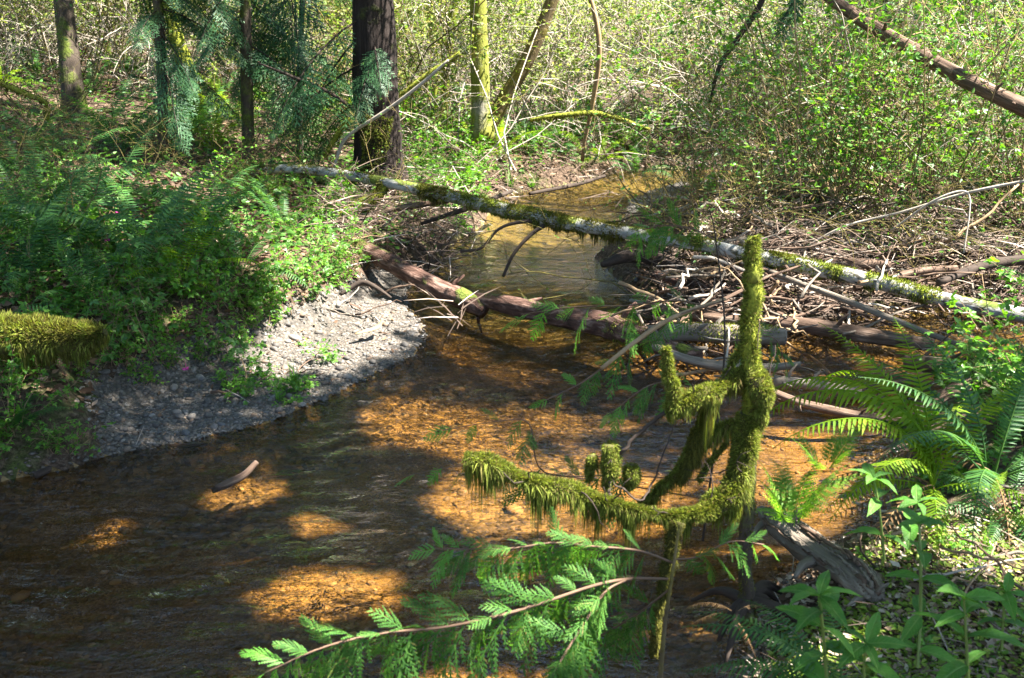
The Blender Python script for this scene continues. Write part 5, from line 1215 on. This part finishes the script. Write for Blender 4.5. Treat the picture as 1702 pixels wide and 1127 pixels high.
# flowers of the salmonberry
def flower(p, label):
    g = G(); n = 5; a = np.arange(n) * 2 * PI / n
    g.cards(OVATE, np.repeat([p], n, 0), np.stack([np.cos(a), np.sin(a) - .6, .3 + 0 * a], 1), np.stack([0 * a, -1 + 0 * a, .6 + 0 * a], 1), .022)
    g.tube(np.array([p, p + [0, .005, .035]]), [.0012, .001], 4)
    o = g.obj('salmonberry_flower', M['petal'], None, p); tag(o, label, 'flower')
flower(at(193, 372, 6.2), 'magenta salmonberry blossom below the topmost one'); flower(at(196, 353, 6.3), 'topmost magenta salmonberry blossom'); flower(at(179, 400, 6.0), 'lower pink salmonberry blossom above the mossy log')
flower(at(309, 614, 5.0), 'single magenta blossom near the gravel bar'); flower(at(5, 627, 4.6), 'magenta blossom at the left edge'); flower(at(247, 405, 6.1), 'faint pink blossom in the salmonberry')
flower(at(1516, 90, 8.2), 'pink blossom high beside the leaning trunk')

# ------------------------------------------------------------------ stones
def stone_mesh(i, mat):
    r = np.random.default_rng(300 + i)
    t = (1 + 5 ** .5) / 2
    v = unit(np.array([(-1, t, 0), (1, t, 0), (-1, -t, 0), (1, -t, 0), (0, -1, t), (0, 1, t), (0, -1, -t), (0, 1, -t), (t, 0, -1), (t, 0, 1), (-t, 0, -1), (-t, 0, 1)], float))
    f = np.array([(0, 11, 5), (0, 5, 1), (0, 1, 7), (0, 7, 10), (0, 10, 11), (1, 5, 9), (5, 11, 4), (11, 10, 2), (10, 7, 6), (7, 1, 8), (3, 9, 4), (3, 4, 2), (3, 2, 6), (3, 6, 8), (3, 8, 9), (4, 9, 5), (2, 4, 11), (6, 2, 10), (8, 6, 7), (9, 8, 1)])
    V = list(v); F = []; mid = {}
    def md(a, b):
        k = (min(a, b), max(a, b))
        if k not in mid: mid[k] = len(V); V.append(unit(V[a] + V[b]))
        return mid[k]
    for a, b, c in f:
        x, y, z = md(a, b), md(b, c), md(c, a); F += [(a, x, z), (b, y, x), (c, z, y), (x, y, z)]
    V = np.array(V) * (1 + .10 * r.normal(0, 1, (len(V), 1)) * .6) * [1, r.uniform(.65, .95), r.uniform(.45, .7)]
    g = G(); g.add(V, None, np.array(F)); return g.mesh('pebble', mat), v * [1, .8, .6], f
STN = [stone_mesh(i, M['pebble']) for i in range(6)]
def rnd_rot(n):
    q = unit(rng.normal(0, 1, (n, 4))); a, b, c, d = q.T
    return np.stack([1 - 2 * (c * c + d * d), 2 * (b * c - a * d), 2 * (b * d + a * c), 2 * (b * c + a * d), 1 - 2 * (b * b + d * d), 2 * (c * d - a * b), 2 * (b * d - a * c), 2 * (c * d + a * b), 1 - 2 * (b * b + c * c)], 1).reshape(n, 3, 3)
def stones(name, P, size, mat, flat=.65):
    n = len(P); base = STN[0][1]; f = STN[0][2]
    V = np.einsum('nij,vj->nvi', rnd_rot(n), base * rng.uniform(.8, 1.2, (1, 3)))
    V[..., 2] *= flat; V = V * size[:, None, None] + P[:, None]
    g = G(); g.add(V.reshape(-1, 3), None, (f[None] + (np.arange(n) * 12)[:, None, None]).reshape(-1, 3))
    return g.obj(name, mat, kind='stuff')
def pts_in(px, py, n, cond):
    x = rng.uniform(px[0], px[1], n); y = rng.uniform(py[0], py[1], n); p = onz(x, y, .04)
    h, d, gw_ = fields(p[:, 0], p[:, 1]); ok = cond(h, d, gw_); p[:, 2] = h
    return p[ok]
p = pts_in((100, 760), (450, 770), 26000, lambda h, d, g_: (g_ > .35) & (d > -.05))
stones('gravel', p, .0058 * rng.lognormal(0, .6, len(p)), M['pebble'])
p = pts_in((1000, 1270), (290, 380), 3500, lambda h, d, g_: (g_ > .35) & (d > -.05))
stones('gravel', p, .012 * rng.lognormal(0, .4, len(p)), M['pebble'])
p = pts_in((-100, 1500), (480, 1250), 3500, lambda h, d, g_: d < -.03)
stones('bed_gravel', p, .010 * rng.lognormal(0, .5, len(p)), M['bed_pebble'], .6)
p = pts_in((-200, 1500), (280, 1150), 60000, lambda h, d, g_: (d > -.10) & (d < .07))
stones('shore_gravel', p, .009 * rng.lognormal(0, .5, len(p)), M['wet_pebble'], .6)
p = pts_in((150, 720), (480, 760), 1500, lambda h, d, g_: (g_ > .45) & (d > -.02))[:190]
for q in p:
    s = min(.024, .0145 * rng.lognormal(0, .35))
    o = ob('pebble', STN[rng.integers(6)][0], None, (q[0], q[1], q[2] + s * .25), (rng.uniform(-.3, .3), rng.uniform(-.3, .3), rng.uniform(0, 6.3)), s * 1.25)
    tag(o, 'rounded pebble among the grey gravel of the bar', 'pebble', 'pebbles on the gravel bar')

# ------------------------------------------------------------------ sticks of the debris pile on the right, litter, ground cover
STK = []
for i in range(8):
    r = np.random.default_rng(400 + i); n = 9
    P = np.stack([np.linspace(-.5, .5, n), np.cumsum(r.normal(0, .022, n)), np.cumsum(r.normal(0, .012, n))], 1)
    g = G(); g.tube(P, np.linspace(.0095, .0045, n), 6, .15, (2, 5))
    if i % 2:
        k = 3 + i % 3; q = P[k]; g.tube(np.array([q, q + [.1, .08, .03], q + [.2, .13, .05]]), [.005, .004, .002], 5)
    STK.append([g.mesh('stick', M[m]) for m in ('grey_wood', 'tan_twig', 'brown_wood', 'pale_twig')])
def sticks(n, reg, L, group, label, lift=(0, .25), thick=1.0):
    c = 0
    while c < n:
        x0, x1, y0, y1 = reg[rng.integers(len(reg))]
        p = onz(rng.uniform(x0, x1), rng.uniform(y0, y1), .2); h, d, g_ = fields([p[0]], [p[1]])
        l = rng.uniform(*L)
        z = max(h[0], 0) + rng.uniform(*lift) + .01
        o = ob('stick', STK[rng.integers(8)][rng.choice(4, p=[.22, .2, .43, .15])], None, (p[0], p[1], z), (rng.uniform(0, 6), rng.normal(.0, .22), rng.normal(.5, .9)), (l, thick * rng.uniform(.6, 1.5), thick * rng.uniform(.6, 1.5)))
        tag(o, label, 'stick', group); c += 1
DEB = [(1080, 1320, 410, 525), (1250, 1560, 400, 520), (1180, 1500, 370, 440), (1420, 1702, 380, 470), (1100, 1300, 470, 530)]
sticks(285, DEB + [(1090, 1270, 400, 430)], (.3, 1.0), 'sticks in the driftwood pile', 'dead stick tangled in the driftwood pile right of the stream', (0, .36))
sticks(13, [(560, 720, 380, 460), (680, 790, 330, 380)], (.25, .8), 'sticks on the bank below the cedar', 'dead stick lying on the bank behind the sloping log', (0, .12))
sticks(14, [(540, 660, 470, 510), (350, 520, 560, 600)], (.15, .4), 'sticks at the edge of the gravel bar', 'thin dead stick at the upper edge of the gravel bar', (0, .03), .7)
sticks(24, [(1450, 1702, 860, 1100)], (.15, .45), 'twigs lying on the near bank', 'dry twig lying on the sunny near bank', (0, .03), .55)
sticks(18, [(1280, 1600, 560, 620), (1100, 1300, 530, 600)], (.3, .7), 'sticks washed against the logs', 'wet stick washed up between the logs and the pool', (0, .06), .8)
def strew(name, reg, n, mat, tmpl, size, lift=.02, cond=None, up=.6, group=None):
    P = []
    for x0, x1, y0, y1, sh in reg:
        m = int(n * sh); p = onz(rng.uniform(x0, x1, m), rng.uniform(y0, y1, m), .3); h, d, g_ = fields(p[:, 0], p[:, 1])
        ok = (d > .02) & (g_ < .5) if cond is None else cond(h, d, g_); p[:, 2] = h; P.append(p[ok])
    P = np.vstack(P); P[:, 2] += rng.uniform(0, lift, len(P)); m = len(P)
    g = G(); a = rng.uniform(0, 6.3, m)
    g.cards(tmpl, P, np.stack([np.cos(a), np.sin(a), rng.normal(.05, .3, m)], 1), np.array([0, 0, 1.0]) + rng.normal(0, up, (m, 3)), size * rng.uniform(.5, 1.4, m))
    return g.obj(name, M[mat], kind='stuff')
STRIP = T_([(0, .010, 0), (0, -.010, 0), (.5, -.011, .03), (.5, .011, .03), (1, .004, 0), (1, -.004, 0), (.5, 0, .045), (0, 0, .015)], [(0, 3, 6, 7), (7, 6, 2, 1), (3, 4, 5, 6)], [(6, 5, 2)])
CURL = T_([(0, 0, 0), (.3, .24, .1), (.65, .22, .06), (1, 0, .12), (.65, -.22, .06), (.3, -.24, .1), (.5, 0, -.02)], (), [(0, 6, 1), (1, 6, 2), (2, 6, 3), (3, 6, 4), (4, 6, 5), (5, 6, 0)])
strew('leaf_litter', [(-100, 700, 170, 480, .36), (640, 1150, 215, 310, .16), (1060, 1750, 370, 540, .38), (-80, 520, 480, 640, .1), (-800, -80, 380, 760, .2)], 26000, 'litter', CURL, .05, .03)
strew('bar_leaf_litter', [(150, 720, 470, 740, 1)], 420, 'litter', CURL, .035, .006, lambda h, d, g_: (d > .02) & (g_ > .4), .3)
strew('bar_twig_litter', [(150, 720, 470, 740, 1)], 130, 'twig_litter', STRIP, .12, .01, lambda h, d, g_: (d > .02) & (g_ > .4), .3)
strew('near_leaf_litter', [(1250, 2000, 850, 1350, 1)], 9000, 'pale_litter', CURL, .028, .02)
strew('twig_litter', [(1080, 1750, 380, 540, .65), (540, 800, 320, 480, .2), (640, 1100, 230, 300, .15)], 8500, 'twig_litter', STRIP, .30, .28, lambda h, d, g_: (d > -.25) & (g_ < .3), .3)
strew('near_twig_litter', [(1250, 1900, 850, 1300, 1)], 900, 'twig_litter', STRIP, .14, .02, None, .3)
strew('ground_cover', [(1420, 2000, 880, 1350, .8), (1290, 1460, 960, 1250, .2)], 16000, 'cover_leaf', OVATE, .019, .03, lambda h, d, g_: (d > .05), .5)
strew('undergrowth', [(-100, 700, 180, 460, .25), (640, 1150, 200, 300, .2), (1150, 1900, 200, 400, .3)], 30000, 'bush_leaf', OVATE, .055, .16, lambda h, d, g_: (d > .15) & (g_ < .4), .6)
BLADE = T_([(0, -.012, 0), (0, .012, 0), (.5, .012, .05), (.5, -.012, .05), (1, 0, -.1)], [(0, 3, 2, 1)], [(3, 4, 2)])
def tuft(p, n, L, label):
    g = G(); a = rng.uniform(0, 6.3, n); e_ = rng.uniform(.5, 1.4, n)
    g.cards(BLADE, np.array(p) + rng.normal(0, .012, (n, 3)) * [1, 1, 0], np.stack([np.cos(a) * np.cos(e_), np.sin(a) * np.cos(e_), np.sin(e_)], 1), np.stack([-np.cos(a), -np.sin(a), .6 + 0 * a], 1), L * rng.uniform(.6, 1.2, n))
    o = g.obj('grass_tuft', M['grass'], None, p); NAMED.append((o, label, 'grass', None))
tuft(gp(490, 640, .05), 26, .16, 'green grass tuft on the gravel bar'); tuft(gp(462, 668, .03), 16, .13, 'smaller grass tuft at the gravel edge')
tuft(gp(1560, 905), 16, .14, 'grass tuft beside the tall seedling'); tuft(gp(1640, 915), 18, .12, 'grass tuft on the near bank at the right'); tuft(gp(885, 300), 40, .25, 'grass at the foot of the far bank')
tuft(gp(1185, 320), 40, .22, 'grass on the far gravel point'); tuft(gp(850, 300), 40, .28, 'dark grass beside the far water')

# ------------------------------------------------------------------ remove the prototypes, then write the labels
for e in PROTO:
    for o in list(e.children): bpy.data.objects.remove(o)
    bpy.data.objects.remove(e)
bpy.context.view_layer.update()
MARKS = [(625, 200, 'big cedar'), (270, 220, 'slim dark conifer'), (412, 220, 'mossy footed conifer'), (797, 120, 'upright mossy alder'), (880, 100, 'leaning brown stem'), (80, 560, 'mossy left log'), (560, 570, 'gravel bar'), (640, 430, 'sloping red log'),
         (990, 530, 'log above the riffle'), (560, 285, 'birch arch'), (1430, 465, 'right end of the birch'), (1250, 480, 'mossy snag'), (1480, 660, 'bright fern'), (1360, 910, 'rotten log'), (1600, 130, 'leaning dead trunk'), (1400, 330, 'curved tan branch'),
         (120, 150, 'grey maple trunk'), (1530, 950, 'tall seedling'), (1370, 1040, 'dark seedling'), (1060, 300, 'far bend of the creek'), (1200, 100, 'hanging dark branch'), (980, 120, 'thin arched stem'), (1640, 570, 'bright side channel'), (310, 110, 'leaning mossy trunk')]
ADJ = {'salmonberry_shrub': 'trifoliate green salmonberry', 'leafy_shrub': 'dense small leaved shrub', 'twiggy_shrub': 'pale twiggy shrub with buds', 'low_leafy_plant': 'low green plant', 'cane_shrub': 'loose brown caned shrub', 'broad_salmonberry_shrub': 'big leaved salmonberry', 'arching_twig_shrub': 'pale arching twig shrub', 'bare_shrub': 'bare grey twiggy shrub', 'sword_fern': 'arching fern',
       'lady_fern': 'feathery fern', 'conifer_tree': 'dark conifer', 'canopy_shade_alder': 'tall alder added for shade'}
bag = {}
for o, label, cat, group in NAMED:
    if label: tag(o, label, cat, group); continue
    p = np.array(o.matrix_world.translation); px_, py_ = pix(p); px_, py_ = float(px_), float(py_)
    a = ADJ[o.name.split('.')[0]]
    if o.name.startswith('canopy') or not (-40 < px_ < 1742 and -250 < py_ < 1200):
        tag(o, a + (' in the forest around the creek'), cat, group); continue
    d = [np.hypot(px_ - m[0], (py_ - m[1]) * 1.3) for m in MARKS]; i = int(np.argmin(d)); mx, my_, nm = MARKS[i]
    far = 'far ' if o.name.startswith('conifer') else ''; rel = 'far behind' if far else 'close to' if d[i] < 45 else ('beside' if abs(px_ - mx) > abs(py_ - my_) else ('behind' if py_ < my_ else 'in front of'))
    side = ' right' if px_ > mx else ' left'
    size = 'large' if o.scale[0] > 1.0 else 'small'
    bag.setdefault(f'{size} {a} {rel} the {nm}', []).append((px_, py_, o, cat, group, a, nm))
ORD = ['leftmost', 'second', 'third', 'fourth', 'fifth', 'sixth', 'seventh', 'eighth', 'ninth', 'tenth', 'eleventh', 'twelfth']
for base, L in bag.items():
    L.sort(key=lambda q: q[0])
    for i, q in enumerate(L):
        if len(L) == 1: lab = base
        elif i == 0: lab = base + ', leftmost such'
        elif i == len(L) - 1: lab = base + ', rightmost such'
        else: lab = base + ', ' + ORD[min(i, 11)] + ' from left'
        tag(q[2], lab, q[3], q[4])
